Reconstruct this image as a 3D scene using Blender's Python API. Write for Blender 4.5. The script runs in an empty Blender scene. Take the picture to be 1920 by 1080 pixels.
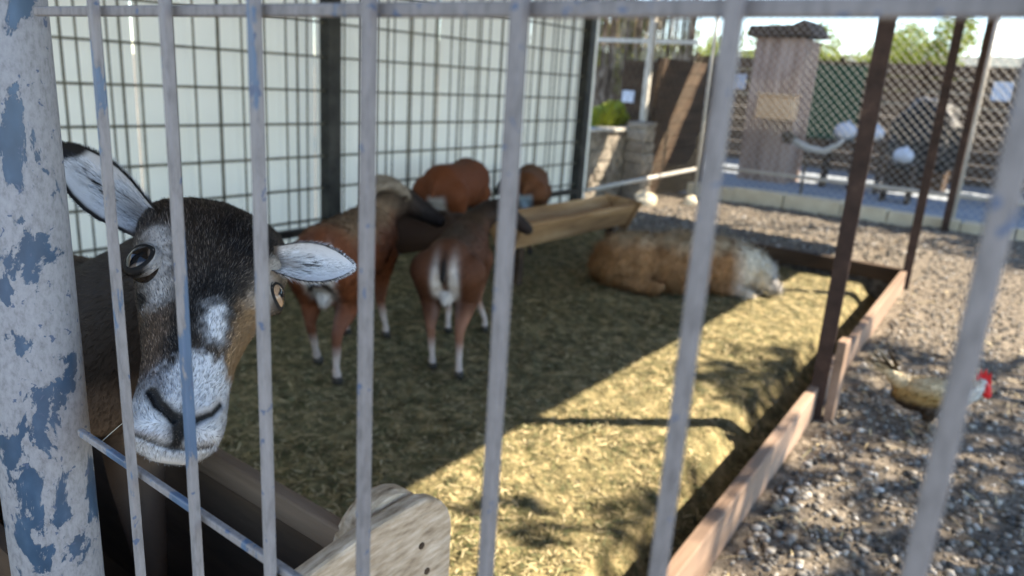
import bpy, bmesh, math, random
import numpy as np
from math import radians, sin, cos, pi
from mathutils import Vector, Matrix, noise

random.seed(7)
RNG = np.random.default_rng(7)
S = bpy.context.scene
C = S.collection

# ------------------------------------------------------------------ camera, world, sun, exposure
YAW, PITCH, ROLL, FPX, CAMH = 35.82, 15.73, 3.73, 1407.8, 1.35
def cam_axes():
    y, p, r = radians(YAW), radians(PITCH), radians(ROLL)
    f = np.array([-sin(y)*cos(p), cos(y)*cos(p), -sin(p)])
    rt = np.array([cos(y), sin(y), 0.0]); up = np.cross(rt, f)
    return rt*cos(r)+up*sin(r), -rt*sin(r)+up*cos(r), f
CR, CU, CF = cam_axes()
cd = bpy.data.cameras.new('camera'); cam = bpy.data.objects.new('camera', cd); C.objects.link(cam)
cam.matrix_world = Matrix(((CR[0], CU[0], -CF[0], 0), (CR[1], CU[1], -CF[1], 0), (CR[2], CU[2], -CF[2], CAMH), (0, 0, 0, 1)))
cd.sensor_width = 36; cd.lens = 36*FPX/1920; cd.clip_start = .02; cd.clip_end = 2000
cd.dof.use_dof = True; cd.dof.focus_distance = .77; cd.dof.aperture_fstop = cd.lens/5.2
S.camera = cam

SUN_AZ, SUN_EL = 47.0, 44.0          # azimuth clockwise from +Y
w = bpy.data.worlds.new('World'); S.world = w; w.use_nodes = True
nt = w.node_tree; nt.nodes.clear()
sky = nt.nodes.new('ShaderNodeTexSky'); sky.sky_type = 'NISHITA'; sky.sun_disc = False
sky.sun_elevation = radians(SUN_EL); sky.sun_rotation = radians(SUN_AZ); sky.air_density = 1.0; sky.dust_density = .1; sky.ozone_density = 1.0; sky.altitude = 1200
bg = nt.nodes.new('ShaderNodeBackground'); bg.inputs['Strength'].default_value = .15
wo = nt.nodes.new('ShaderNodeOutputWorld')
nt.links.new(sky.outputs[0], bg.inputs[0]); nt.links.new(bg.outputs[0], wo.inputs[0])
sl = bpy.data.lights.new('sun', 'SUN'); sun = bpy.data.objects.new('sun', sl); C.objects.link(sun)
sl.energy = 5.0; sl.angle = radians(.53); sl.color = (1, .88, .70)
SD = Vector((sin(radians(SUN_AZ))*cos(radians(SUN_EL)), cos(radians(SUN_AZ))*cos(radians(SUN_EL)), sin(radians(SUN_EL))))
sun.rotation_euler = SD.to_track_quat('Z', 'Y').to_euler(); sun.location = (5, 5, 8)
S.view_settings.view_transform = 'Standard'; S.view_settings.look = 'None'
S.view_settings.exposure = 1.75; S.view_settings.gamma = 1

# ------------------------------------------------------------------ helpers
def tag(o, label=None, cat=None, group=None, kind=None):
    if label: o['label'] = label
    if cat: o['category'] = cat
    if group: o['group'] = group
    if kind: o['kind'] = kind
    return o
def empty(name, loc, label, cat, group=None, rz=0):
    o = bpy.data.objects.new(name, None); C.objects.link(o); o.location = loc; o.rotation_euler = (0, 0, rz)
    o.empty_display_size = .1
    return tag(o, label, cat, group)
def copy_tree(o, parent=None):
    c = o.copy(); C.objects.link(c); c.parent = parent
    for ch in [x for x in C.objects if x.parent == o]: copy_tree(ch, c)
    return c

class MB:
    def __init__(s): s.v = []; s.f = []
    def add(s, vs, fs):
        n = len(s.v); s.v += [tuple(map(float, x)) for x in vs]; s.f += [tuple(i+n for i in f) for f in fs]; return s
    def box(s, x0, x1, y0, y1, z0, z1, jit=0):
        P = [(x, y, z) for z in (z0, z1) for (x, y) in ((x0, y0), (x1, y0), (x1, y1), (x0, y1))]
        if jit: P = [tuple(c+random.uniform(-jit, jit) for c in p) for p in P]
        return s.add(P, [(0, 3, 2, 1), (4, 5, 6, 7), (0, 1, 5, 4), (1, 2, 6, 5), (2, 3, 7, 6), (3, 0, 4, 7)])
    def bar(s, a, b, wd, th=None, up=(0, 0, 1), twist=0):
        """square section bar from a to b"""
        a = Vector(a); b = Vector(b); th = wd if th is None else th
        d = (b-a).normalized(); up = Vector(up)
        if abs(d.dot(up)) > .98: up = Vector((0, 1, 0))
        x = d.cross(up).normalized(); z = x.cross(d).normalized()
        if twist: q = Matrix.Rotation(twist, 3, d); x = q@x; z = q@z
        P = [p+x*sx*wd/2+z*sz*th/2 for p in (a, b) for sx, sz in ((-1, -1), (1, -1), (1, 1), (-1, 1))]
        return s.add(P, [(0, 1, 2, 3), (7, 6, 5, 4), (0, 4, 5, 1), (1, 5, 6, 2), (2, 6, 7, 3), (3, 7, 4, 0)])
    def tube(s, pts, rad, n=8, cap=True):
        pts = [Vector(p) for p in pts]; m = len(pts)
        rad = rad if hasattr(rad, '__len__') else [rad]*m
        prev = None; P = []
        for i, p in enumerate(pts):
            d = (pts[min(i+1, m-1)]-pts[max(i-1, 0)]).normalized()
            if prev is None:
                u = d.cross(Vector((0, 0, 1)));
                if u.length < .05: u = d.cross(Vector((0, 1, 0)))
                u.normalize()
            else: u = (prev-d*prev.dot(d)).normalized()
            prev = u; v = d.cross(u)
            P += [p+(u*cos(2*pi*k/n)+v*sin(2*pi*k/n))*rad[i] for k in range(n)]
        F = [(i*n+k, i*n+(k+1) % n, (i+1)*n+(k+1) % n, (i+1)*n+k) for i in range(m-1) for k in range(n)]
        if cap: F += [tuple(range(n))[::-1], tuple((m-1)*n+k for k in range(n))]
        return s.add(P, F)
    def ell(s, c, r, rot=None, nu=20, nv=12):
        R = rot or Matrix.Identity(3); c = Vector(c)
        r = r if hasattr(r, '__len__') else (r, r, r)
        P = [c+R@Vector((0, 0, r[2]))]
        for j in range(1, nv):
            t = pi*j/nv
            P += [c+R@Vector((r[0]*sin(t)*cos(2*pi*k/nu), r[1]*sin(t)*sin(2*pi*k/nu), r[2]*cos(t))) for k in range(nu)]
        P.append(c+R@Vector((0, 0, -r[2])))
        F = [(0, 1+k, 1+(k+1) % nu) for k in range(nu)]
        F += [(1+(j)*nu+k, 1+(j+1)*nu+k, 1+(j+1)*nu+(k+1) % nu, 1+j*nu+(k+1) % nu) for j in range(nv-2) for k in range(nu)]
        L = 1+(nv-2)*nu
        F += [(L+k, len(P)-1, L+(k+1) % nu) for k in range(nu)]
        return s.add(P, F)
    def cap(s, a, ra, b, rb, n=16, k=5):
        """tapered capsule"""
        a = Vector(a); b = Vector(b); d = (b-a).normalized(); pts = []; rr = []
        for i in range(k): t = pi/2*(1-i/k); pts.append(a-d*ra*sin(t)); rr.append(max(ra*cos(t), ra*.03))
        pts.append(a); rr.append(ra); pts.append(b); rr.append(rb)
        for i in range(1, k+1): t = pi/2*i/k; pts.append(b+d*rb*sin(t)); rr.append(max(rb*cos(t), rb*.03))
        return s.tube(pts, rr, n)
    def prism(s, poly, axis, a, b):
        """poly in the two other axes, extruded along axis from a to b"""
        def mk(p, t): q = list(p); q.insert(axis, t); return tuple(q)
        n = len(poly); P = [mk(p, a) for p in poly]+[mk(p, b) for p in poly]
        return s.add(P, [tuple(range(n))[::-1], tuple(range(n, 2*n))]+[(i, (i+1) % n, n+(i+1) % n, n+i) for i in range(n)])
    def build(s, name, mat, parent=None, smooth=False, bevel=0, auto=None):
        me = bpy.data.meshes.new(name); me.from_pydata(s.v, [], s.f)
        bm = bmesh.new(); bm.from_mesh(me); bmesh.ops.recalc_face_normals(bm, faces=bm.faces); bm.to_mesh(me); bm.free()
        if smooth: me.polygons.foreach_set('use_smooth', [True]*len(me.polygons))
        o = bpy.data.objects.new(name, me); C.objects.link(o); o.parent = parent
        if mat: me.materials.append(mat)
        if bevel:
            m = o.modifiers.new('bevel', 'BEVEL'); m.width = bevel; m.segments = 2; m.limit_method = 'ANGLE'
        return o

def evaluated_mesh(o):
    dg = bpy.context.evaluated_depsgraph_get(); dg.update()
    return bpy.data.meshes.new_from_object(o.evaluated_get(dg))
def fuse(mb, voxel, smooth=6, factor=.6):
    """grow one continuous skin over overlapping shapes, returns a mesh"""
    o = mb.build('body', None)
    m = o.modifiers.new('r', 'REMESH'); m.mode = 'VOXEL'; m.voxel_size = voxel
    m = o.modifiers.new('s', 'SMOOTH'); m.iterations = smooth; m.factor = factor
    me = evaluated_mesh(o); bpy.data.objects.remove(o)
    me.polygons.foreach_set('use_smooth', [True]*len(me.polygons))
    return me
def verts_of(me):
    a = np.empty(len(me.vertices)*3); me.vertices.foreach_get('co', a); return a.reshape(-1, 3)
def normals_of(me):
    a = np.empty(len(me.vertices)*3); me.vertex_normals.foreach_get('vector', a); return a.reshape(-1, 3)
def set_col(me, col):
    a = me.color_attributes.new('Col', 'FLOAT_COLOR', 'POINT')
    a.data.foreach_set('color', np.c_[col, np.ones(len(col))].astype(np.float32).ravel())
def mesh_np(name, V, F, mat, parent=None, smooth=True):
    me = bpy.data.meshes.new(name); n = len(F); k = F.shape[1]
    me.vertices.add(len(V)); me.vertices.foreach_set('co', V.astype(np.float32).ravel())
    me.loops.add(n*k); me.loops.foreach_set('vertex_index', F.astype(np.int32).ravel())
    me.polygons.add(n); me.polygons.foreach_set('loop_start', np.arange(0, n*k, k, dtype=np.int32))
    me.update(calc_edges=True)
    if smooth: me.polygons.foreach_set('use_smooth', np.ones(n, dtype=bool))
    o = bpy.data.objects.new(name, me); C.objects.link(o); o.parent = parent
    if mat: me.materials.append(mat)
    return o
def norm(a): return a/np.maximum(np.linalg.norm(a, axis=-1, keepdims=True), 1e-9)
def snoise(P, sc, seed=0.0):
    """cheap smooth pseudo noise in -1..1 for arrays of points"""
    r = np.random.default_rng(int(seed*10)+3); out = np.zeros(len(P))
    for i in range(7):
        k = r.normal(size=3); k = k/np.linalg.norm(k)*sc*(1+.35*i); out += np.sin(P@k*2*pi+r.uniform(0, 6.28)+1.3*np.sin(P@np.roll(k, 1)*3+r.uniform(0, 6)))/(1+.25*i)
    return out/3.2
def sample(me, n, weight=None, region=None):
    me.calc_loop_triangles()
    T = np.empty(len(me.loop_triangles)*3, dtype=np.int32); me.loop_triangles.foreach_get('vertices', T); T = T.reshape(-1, 3)
    V = verts_of(me); N = normals_of(me)
    A = np.linalg.norm(np.cross(V[T[:, 1]]-V[T[:, 0]], V[T[:, 2]]-V[T[:, 0]]), axis=1)
    if weight is not None: A = A*weight(V[T].mean(1), N[T[:, 0]])
    idx = RNG.choice(len(T), n, p=A/A.sum()); b = RNG.dirichlet((1, 1, 1), n)
    P = (V[T[idx]]*b[:, :, None]).sum(1); Nn = norm((N[T[idx]]*b[:, :, None]).sum(1))
    return P, Nn
def fur(name, P, N, D, L, W, col, mat, parent, curl=.25, segs=2, droop=0.0, nmix=.55):
    """tapering strands rooted at P, leaning along D; col per strand"""
    n = len(P); D = norm(D); side = norm(np.cross(D, N)+RNG.normal(0, .35, (n, 3)))
    side = norm(side-D*(side*D).sum(1, keepdims=True))
    rows = []
    bend = RNG.normal(0, curl, (n, 3))
    for i in range(segs+1):
        t = i/segs
        c = P+(D*t+bend*t*t*.5-N*(t*t*.25))*L[:, None]; c[:, 2] -= droop*L*t*t
        wd = (W*(1-t)**.7)[:, None]
        if i < segs: rows.append(c-side*wd/2); rows.append(c+side*wd/2)
        else: rows.append(c)
    V = np.stack(rows, 1); m = V.shape[1]; V = V.reshape(-1, 3); base = np.arange(n)[:, None]*m
    F = []
    for i in range(segs-1): a = 2*i; F += [np.c_[base+a, base+a+1, base+a+3], np.c_[base+a, base+a+3, base+a+2]]
    a = 2*(segs-1); F.append(np.c_[base+a, base+a+1, base+a+2])
    o = mesh_np(name, V, np.vstack(F), mat, parent)
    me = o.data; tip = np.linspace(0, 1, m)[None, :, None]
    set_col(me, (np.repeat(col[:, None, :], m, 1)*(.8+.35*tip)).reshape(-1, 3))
    Nn = norm(N*nmix+D*(1-nmix)*.5+RNG.normal(0, .22, (n, 3)))
    me.normals_split_custom_set_from_vertices(np.repeat(Nn, m, 0).tolist())
    return o

# ------------------------------------------------------------------ materials
def newmat(name):
    m = bpy.data.materials.new(name); m.use_nodes = True; n = m.node_tree
    return m, n, n.nodes['Principled BSDF']
def N(nt, t, **k):
    n = nt.nodes.new(t)
    for a, b in k.items():
        if a.startswith('i_'): n.inputs[a[2:].replace('_', ' ')].default_value = b
        else: setattr(n, a, b)
    return n
def ramp(nt, stops, fac):
    r = nt.nodes.new('ShaderNodeValToRGB'); e = r.color_ramp.elements
    e[0].position, e[0].color = stops[0][0], (*stops[0][1], 1)
    e[1].position, e[1].color = stops[-1][0], (*stops[-1][1], 1)
    for p, c in stops[1:-1]: x = e.new(p); x.color = (*c, 1)
    nt.links.new(fac, r.inputs[0]); return r
def mat(name, stops, scale=5, rough=.8, bump=.2, bscale=None, stretch=(1, 1, 1), metal=0, detail=8, dist=.01, spec=.3, coord='Object', rnd=.6):
    m, n, b = newmat(name)
    tc = N(n, 'ShaderNodeTexCoord'); mp = N(n, 'ShaderNodeMapping'); mp.inputs['Scale'].default_value = stretch
    n.links.new(tc.outputs[coord], mp.inputs[0])
    nz = N(n, 'ShaderNodeTexNoise', i_Scale=scale, i_Detail=detail, i_Roughness=rnd); n.links.new(mp.outputs[0], nz.inputs['Vector'])
    r = ramp(n, stops, nz.outputs[0]); n.links.new(r.outputs[0], b.inputs['Base Color'])
    b.inputs['Roughness'].default_value = rough; b.inputs['Metallic'].default_value = metal; b.inputs['Specular IOR Level'].default_value = spec
    if bump:
        n2 = N(n, 'ShaderNodeTexNoise', i_Scale=bscale or scale*4, i_Detail=6); n.links.new(mp.outputs[0], n2.inputs['Vector'])
        bp = N(n, 'ShaderNodeBump', i_Strength=bump, i_Distance=dist); n.links.new(n2.outputs[0], bp.inputs['Height']); n.links.new(bp.outputs[0], b.inputs['Normal'])
    return m
def mat_attr(name, rough=.7, sheen=0, spec=.3, trans=0):
    m, n, b = newmat(name); a = N(n, 'ShaderNodeAttribute', attribute_name='Col')
    n.links.new(a.outputs['Color'], b.inputs['Base Color']); b.inputs['Roughness'].default_value = rough
    b.inputs['Specular IOR Level'].default_value = spec
    return m
def peel_mat(name, scale, thr, pale=(.30, .30, .315), blue=(.055, .10, .165), stretch=(1, 1, .45), rust=True):
    m, n, b = newmat(name)
    tc = N(n, 'ShaderNodeTexCoord'); mp = N(n, 'ShaderNodeMapping'); mp.inputs['Scale'].default_value = stretch
    n.links.new(tc.outputs['Object'], mp.inputs[0])
    nz = N(n, 'ShaderNodeTexNoise', i_Scale=scale, i_Detail=9, i_Roughness=.66, i_Distortion=.35); n.links.new(mp.outputs[0], nz.inputs['Vector'])
    mask = ramp(n, [(thr-.008, (0, 0, 0)), (thr+.008, (1, 1, 1))], nz.outputs[0])
    n3 = N(n, 'ShaderNodeTexNoise', i_Scale=scale*9, i_Detail=8, i_Roughness=.7); n.links.new(mp.outputs[0], n3.inputs['Vector'])
    pr = ramp(n, [(.3, tuple(c*.62 for c in pale)), (.5, pale), (.72, tuple(min(1, c*1.22) for c in pale))], n3.outputs[0])
    n4 = N(n, 'ShaderNodeTexNoise', i_Scale=scale*3, i_Detail=6); n.links.new(mp.outputs[0], n4.inputs['Vector'])
    br = ramp(n, [(.3, tuple(c*.75 for c in blue)), (.6, blue), (.8, (blue[0]*1.7, blue[1]*1.5, blue[2]*1.35))], n4.outputs[0])
    mx = N(n, 'ShaderNodeMixRGB'); n.links.new(mask.outputs[0], mx.inputs[0]); n.links.new(br.outputs[0], mx.inputs[1]); n.links.new(pr.outputs[0], mx.inputs[2])
    # small chips showing dark metal
    n5 = N(n, 'ShaderNodeTexNoise', i_Scale=scale*5, i_Detail=5, i_Roughness=.5, i_Distortion=.6); n.links.new(tc.outputs['Object'], n5.inputs['Vector'])
    ch = ramp(n, [(.655, (0, 0, 0)), (.675, (1, 1, 1))], n5.outputs[0])
    mx2 = N(n, 'ShaderNodeMixRGB'); mx2.inputs[2].default_value = (.09, .12, .19, 1); n.links.new(ch.outputs[0], mx2.inputs[0]); n.links.new(mx.outputs[0], mx2.inputs[1])
    n.links.new(mx2.outputs[0], b.inputs['Base Color'])
    rr = N(n, 'ShaderNodeMapRange'); rr.inputs[3].default_value = .35; rr.inputs[4].default_value = .6; n.links.new(mask.outputs[0], rr.inputs[0]); n.links.new(rr.outputs[0], b.inputs['Roughness'])
    ad = N(n, 'ShaderNodeMath', operation='MULTIPLY_ADD'); ad.inputs[1].default_value = .35; n.links.new(n3.outputs[0], ad.inputs[0]); n.links.new(mask.outputs[0], ad.inputs[2])
    bp = N(n, 'ShaderNodeBump', i_Strength=.55, i_Distance=.0006); n.links.new(ad.outputs[0], bp.inputs['Height']); n.links.new(bp.outputs[0], b.inputs['Normal'])
    return m

M_POST = peel_mat('peeling_post_paint', 21, .455, stretch=(1, 1, .55))
M_BAR = peel_mat('peeling_bar_paint', 16, .47, pale=(.25, .235, .23), blue=(.10, .16, .25), stretch=(1, 1, .25))
M_BARG = peel_mat('worn_bar_paint', 22, .385, pale=(.215, .20, .195), blue=(.10, .14, .20), stretch=(1, 1, .3))
M_HAYG = mat('hay_ground', [(.3, (.06, .058, .026)), (.5, (.21, .175, .082)), (.7, (.47, .37, .19))], 14, .95, .9, 60, dist=.02)
M_GRAV = mat('gravel', [(.3, (.065, .055, .042)), (.5, (.17, .14, .105)), (.7, (.36, .30, .23))], 28, .95, .9, 90, dist=.015)
M_DIRT = mat('dirt', [(.3, (.12, .10, .075)), (.7, (.30, .25, .19))], 3, .95, .5, 30)
M_STONE = mat('stone', [(.3, (.16, .135, .11)), (.5, (.30, .26, .21)), (.7, (.44, .38, .30))], 7, .9, .7, 22, dist=.03)
M_WOOD = mat('trough_wood', [(.3, (.18, .10, .045)), (.5, (.38, .22, .10)), (.7, (.54, .36, .19))], 9, .8, .8, 40, stretch=(1, .15, 1))
M_OLDW = mat('weathered_wood', [(.30, (.20, .14, .09)), (.42, (.42, .31, .20)), (.56, (.56, .43, .30)), (.72, (.72, .59, .44))], 80, .85, 1.0, 120, stretch=(1, .22, 1), dist=.004, detail=10)
M_RIMW = mat('rim_wood', [(.3, (.10, .065, .04)), (.7, (.26, .18, .12))], 14, .8, .5, 40, stretch=(.12, 1, 1))
M_DKW = mat('dark_wood', [(.3, (.035, .022, .013)), (.6, (.085, .052, .03)), (.8, (.14, .09, .055))], 8, .85, .4, 40, stretch=(.2, .2, 1))
M_BOARD = mat('board_wood', [(.3, (.16, .10, .065)), (.5, (.29, .195, .135)), (.7, (.40, .285, .21))], 5, .8, .4, 40, stretch=(1, .1, 1))
M_RUST = mat('brown_steel', [(.3, (.035, .022, .018)), (.6, (.075, .045, .036)), (.8, (.13, .08, .06))], 12, .6, .2, 60, metal=.2)
M_DKS = mat('dark_steel', [(.3, (.02, .02, .019)), (.7, (.06, .058, .052))], 10, .5, .15, 60, metal=.4)
M_MESHW = mat('mesh_wire', [(.3, (.08, .075, .055)), (.7, (.18, .165, .12))], 20, .5, 0, metal=.5)
M_CHAIN = mat('chain_wire', [(.3, (.50, .47, .42)), (.7, (.70, .66, .60))], 20, .45, 0, metal=.35)
M_PALE = mat('pale_post', [(.3, (.45, .42, .36)), (.7, (.66, .62, .55))], 6, .6, .1)
M_CONC = mat('concrete', [(.3, (.22, .25, .29)), (.7, (.34, .37, .41))], 2.5, .85, .3, 30)
M_KERB = mat('kerb', [(.3, (.58, .49, .34)), (.7, (.80, .71, .53))], 4, .9, .4, 20)
M_WHITE = mat('white_sign', [(.3, (.55, .60, .70)), (.7, (.74, .77, .84))], 3, .5, 0)
M_CRATE = mat('plywood', [(.3, (.70, .42, .22)), (.7, (.85, .58, .34))], 5, .7, .2)
M_BLACK = mat('black_plastic', [(.3, (.012, .012, .013)), (.7, (.035, .035, .036))], 6, .55, .2)
M_GREENP = mat('green_netting', [(.3, (.012, .045, .028)), (.7, (.03, .09, .055))], 9, .8, .4)
M_LEAF = mat('leaf', [(.3, (.16, .20, .02)), (.6, (.34, .38, .035)), (.8, (.52, .52, .07))], 2, .6, 0)
M_LEAFD = mat('leaf_dark', [(.3, (.03, .06, .012)), (.7, (.10, .15, .03))], 2, .6, 0)
M_BARK = mat('bark', [(.3, (.06, .045, .03)), (.7, (.16, .12, .085))], 8, .9, .6)
M_HILL = mat('hill', [(.3, (.13, .15, .13)), (.7, (.22, .22, .19))], .05, .95, 0)
M_ROOF = mat('roof_metal', [(.3, (.35, .33, .30)), (.7, (.5, .48, .44))], 3, .6, .1)
M_HORN = mat('horn', [(.3, (.16, .115, .075)), (.6, (.30, .235, .165)), (.8, (.42, .35, .27))], 30, .6, .6, 60)
M_HOOF = mat('hoof', [(.3, (.03, .025, .02)), (.7, (.08, .065, .05))], 20, .6, .2)
M_COAT = mat_attr('coat', .75); M_FUR = mat_attr('fur', .55, spec=.22); M_STRAW = mat_attr('straw', .7, spec=.3)
M_PEB = mat_attr('pebble', .85)
# translucent sheet wall
M_SHEET, n_, b_ = newmat('wall_sheet')
tc = N(n_, 'ShaderNodeTexCoord'); nz = N(n_, 'ShaderNodeTexNoise', i_Scale=1.6, i_Detail=7); n_.links.new(tc.outputs['Object'], nz.inputs['Vector'])
rr_ = ramp(n_, [(.3, (.82, .77, .62)), (.7, (.90, .85, .70))], nz.outputs[0]); n_.links.new(rr_.outputs[0], b_.inputs['Base Color'])
b_.inputs['Roughness'].default_value = .55
tl = N(n_, 'ShaderNodeBsdfTranslucent'); n_.links.new(rr_.outputs[0], tl.inputs[0])
mx = N(n_, 'ShaderNodeMixShader'); mx.inputs[0].default_value = .5
n_.links.new(b_.outputs[0], mx.inputs[1]); n_.links.new(tl.outputs[0], mx.inputs[2]); n_.links.new(mx.outputs[0], n_.nodes['Material Output'].inputs[0])

# ================================================================== SETTING
def grid_sheet(name, xs, ys, hf, m, kind='structure', label=None):
    X, Y = np.meshgrid(xs, ys, indexing='ij'); Z = hf(X, Y)
    V = np.c_[X.ravel(), Y.ravel(), Z.ravel()]; nx, ny = len(xs), len(ys)
    i = np.arange(nx-1)[:, None]*ny+np.arange(ny-1)[None, :]; i = i.ravel()
    o = mesh_np(name, V, np.c_[i, i+ny, i+ny+1, i+1], m); o['kind'] = kind
    return o
def bx(Y): return -.51-.0515*Y       # x of the base board's middle along the pen's open side
o = MB().add([(-600, -600, -.16), (600, -600, -.16), (600, 900, -.16), (-600, 900, -.16)], [(0, 1, 2, 3)]).build('ground', M_DIRT); o['kind'] = 'structure'
def hg(X, Y):
    P = np.c_[X.ravel(), Y.ravel(), 0*X.ravel()]
    h = (.010*snoise(P, .8, 1)+.006*snoise(P, 3, 2)+.004*snoise(P, 9, 3)).reshape(X.shape)
    inside = (X < bx(Y)-.01) & (Y < 6.15) & (X > -3.95)
    base = np.where(inside, -.150, .045)
    base = np.where((Y > 6.3) & (X < -1.2), .0, base)
    return base+h
grid_sheet('gravel_ground', np.linspace(-4.6, 5, 330), np.linspace(-1.5, 9.3, 360), hg, M_GRAV)
def hh(X, Y):
    P = np.c_[X.ravel(), Y.ravel(), 0*X.ravel()]
    dip = np.clip((X-(bx(Y)-.30))/.14, 0, 1)
    return (.018*snoise(P, .7, 4)+.009*snoise(P, 3.2, 5)+.005*snoise(P, 10, 6)).reshape(X.shape)-.115*dip*dip*(3-2*dip)
u = np.linspace(0, 1, 240); ys = np.linspace(-1.2, 6.12, 420)
X = -3.93+(bx(ys)[None, :]+.02+3.93)*u[:, None]; Y = np.repeat(ys[None, :], 240, 0)
V = np.c_[X.ravel(), Y.ravel(), hh(X, Y).ravel()]; i = (np.arange(239)[:, None]*420+np.arange(419)[None, :]).ravel()
o = mesh_np('hay_floor', V, np.c_[i, i+420, i+421, i+1], M_HAYG); o['kind'] = 'structure'
# far yard floor in front of the timber wall
MB().box(-9, 6, 9.62, 15.9, -.155, -.03).build('yard_floor', M_CONC)['kind'] = 'structure'
# kerb stones under the far fence
k = MB()
x = -4.0
while x < 4.5:
    l = random.uniform(.5, .9); k.box(x, x+l-.012, 9.33, 9.58, -.12, .16+random.uniform(-.015, .015), jit=.012); x += l
tag(k.build('kerb', M_KERB, bevel=.015), kind='structure')
# hills
def ridge(name, y, x0, x1, base, amp, m, seed):
    n = 90; P = []; F = []
    for i in range(n+1):
        x = x0+(x1-x0)*i/n; h = base+amp*noise.noise(Vector((i*.07+seed, seed, 0)))+amp*.3*noise.noise(Vector((i*.3+seed, seed, 4)))
        P += [(x, y, -.15), (x, y+25, h), (x, y+60, h*.9), (x, y+110, -.15)]
    for i in range(n):
        for j in range(3): F.append((i*4+j, (i+1)*4+j, (i+1)*4+j+1, i*4+j+1))
    o = MB().add(P, F).build(name, m, smooth=True); o['kind'] = 'structure'
ridge('hills', 260, -330, 160, 15, 6, M_HILL, 3.2)

# ------------------------------------------------------------------ loose straw and gravel stones
def straws(name, P, N_, n, Lr, Wr, cols, lift=.12, kind='stuff'):
    a = RNG.uniform(0, 2*pi, n); D = np.c_[np.cos(a), np.sin(a), RNG.normal(0, lift, n)]
    L = RNG.uniform(*Lr, n); W = RNG.uniform(*Wr, n)
    c = cols[RNG.integers(0, len(cols), n)]*RNG.uniform(.65, 1.25, (n, 1))
    o = fur(name, P, N_, D, L, W, c, M_STRAW, None, curl=.18, segs=2, nmix=.8)
    o['kind'] = kind; return o
n = 60000
yy = 1.0+5.1*RNG.uniform(0, 1, n)**1.35; xx = -3.8+(bx(yy)+3.76)*RNG.uniform(0, 1, n)
cl = snoise(np.c_[xx, yy, 0*xx], 1.3, 31)+.6*snoise(np.c_[xx, yy, 0*xx], 4, 32); k_ = cl > -.55+.25*RNG.normal(size=n); xx, yy, cl = xx[k_], yy[k_], cl[k_]; n = len(xx)
P = np.c_[xx, yy, hh(xx[None], yy[None]).ravel()+.004+.012*np.clip(cl, 0, 1)]
HC = np.array([(.58, .46, .25), (.35, .30, .15), (.19, .20, .095), (.10, .115, .045), (.70, .58, .34), (.055, .05, .022), (.08, .09, .03)])
straws('loose_hay', P, np.tile((0, 0, 1.), (n, 1)), n, (.02, .075), (.0022, .006), HC)
ico = bmesh.new(); bmesh.ops.create_icosphere(ico, subdivisions=1, radius=1)
IV = np.array([v.co[:] for v in ico.verts]); IF = np.array([[v.index for v in f.verts] for f in ico.faces]); ico.free()
def stones(name, xx, yy, zf, rr, mat_):
    n = len(xx); R_ = RNG.uniform(.55, 1.15, (n, 3))*rr[:, None]; R_[:, 2] *= .7
    a = RNG.uniform(0, 2*pi, n); V = IV[None]*RNG.uniform(.75, 1.2, (n, len(IV), 1))*R_[:, None, :]
    x = V[..., 0]*np.cos(a)[:, None]-V[..., 1]*np.sin(a)[:, None]; y = V[..., 0]*np.sin(a)[:, None]+V[..., 1]*np.cos(a)[:, None]
    V = np.stack([x+xx[:, None], y+yy[:, None], V[..., 2]+zf[:, None]+R_[:, 2:3]*.35], -1).reshape(-1, 3)
    F = (np.arange(n)[:, None, None]*len(IV)+IF[None]).reshape(-1, 3)
    o = mesh_np(name, V, F, mat_, smooth=False)
    pal = np.array([(.27, .24, .20), (.15, .135, .115), (.44, .39, .32), (.07, .063, .055), (.24, .19, .135), (.62, .58, .52)])
    c = pal[RNG.choice(6, n, p=[.3, .24, .16, .15, .12, .03])]*RNG.uniform(.8, 1.15, (n, 1))
    set_col(o.data, np.repeat(c, len(IV), 0)); o['kind'] = 'stuff'; return o
n = 15000
yy = 1.2+8*RNG.uniform(0, 1, n)**1.6; xx = bx(yy)+.06+RNG.uniform(0, 1, n)**1.1*(.7+.22*yy)
zz = hg(xx[None], yy[None]).ravel()
stones('gravel_stones', xx, yy, zz, .005+.015*RNG.uniform(0, 1, n)**2, M_PEB)
n = 3500; yy = RNG.uniform(6.3, 9.3, n); xx = RNG.uniform(-3.7, -.9, n)
stones('gravel_stones', xx, yy, hg(xx[None], yy[None]).ravel(), .008+.018*RNG.uniform(0, 1, n)**2, M_PEB)
n = 500
yy = 1.2+5*RNG.uniform(0, 1, n); xx = bx(yy)+.06+RNG.uniform(0, 1, n)*(.5+.2*yy)
P = np.c_[xx, yy, hg(xx[None], yy[None]).ravel()+.014]
straws('scattered_straw', P, np.tile((0, 0, 1.), (n, 1)), n, (.03, .09), (.003, .007), HC[[0, 4, 4, 1]], lift=.05)

# ================================================================== PEN STRUCTURE
# translucent sheet wall behind the mesh fence
root = empty('sheet_wall', (-3.96, 2.5, 0), 'pale translucent sheeting wall behind the wire mesh, along the left of the pen', 'wall')
for j in range(9):
    y0 = -3.7+1.15*j
    P = []; n = 46
    for i in range(n+1):
        t = y0+1.15*i/n; off = .010*(1 if (i % 12) < 2 else 0)
        P += [(off, t, -.05), (off, t, 2.45)]
    F = [(2*i, 2*i+2, 2*i+3, 2*i+1) for i in range(n)]
    MB().add([(p[0]+(.004 if j % 2 else 0), p[1]-2.5, p[2]) for p in P], F).build('sheet_panel', M_SHEET, root)
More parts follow.
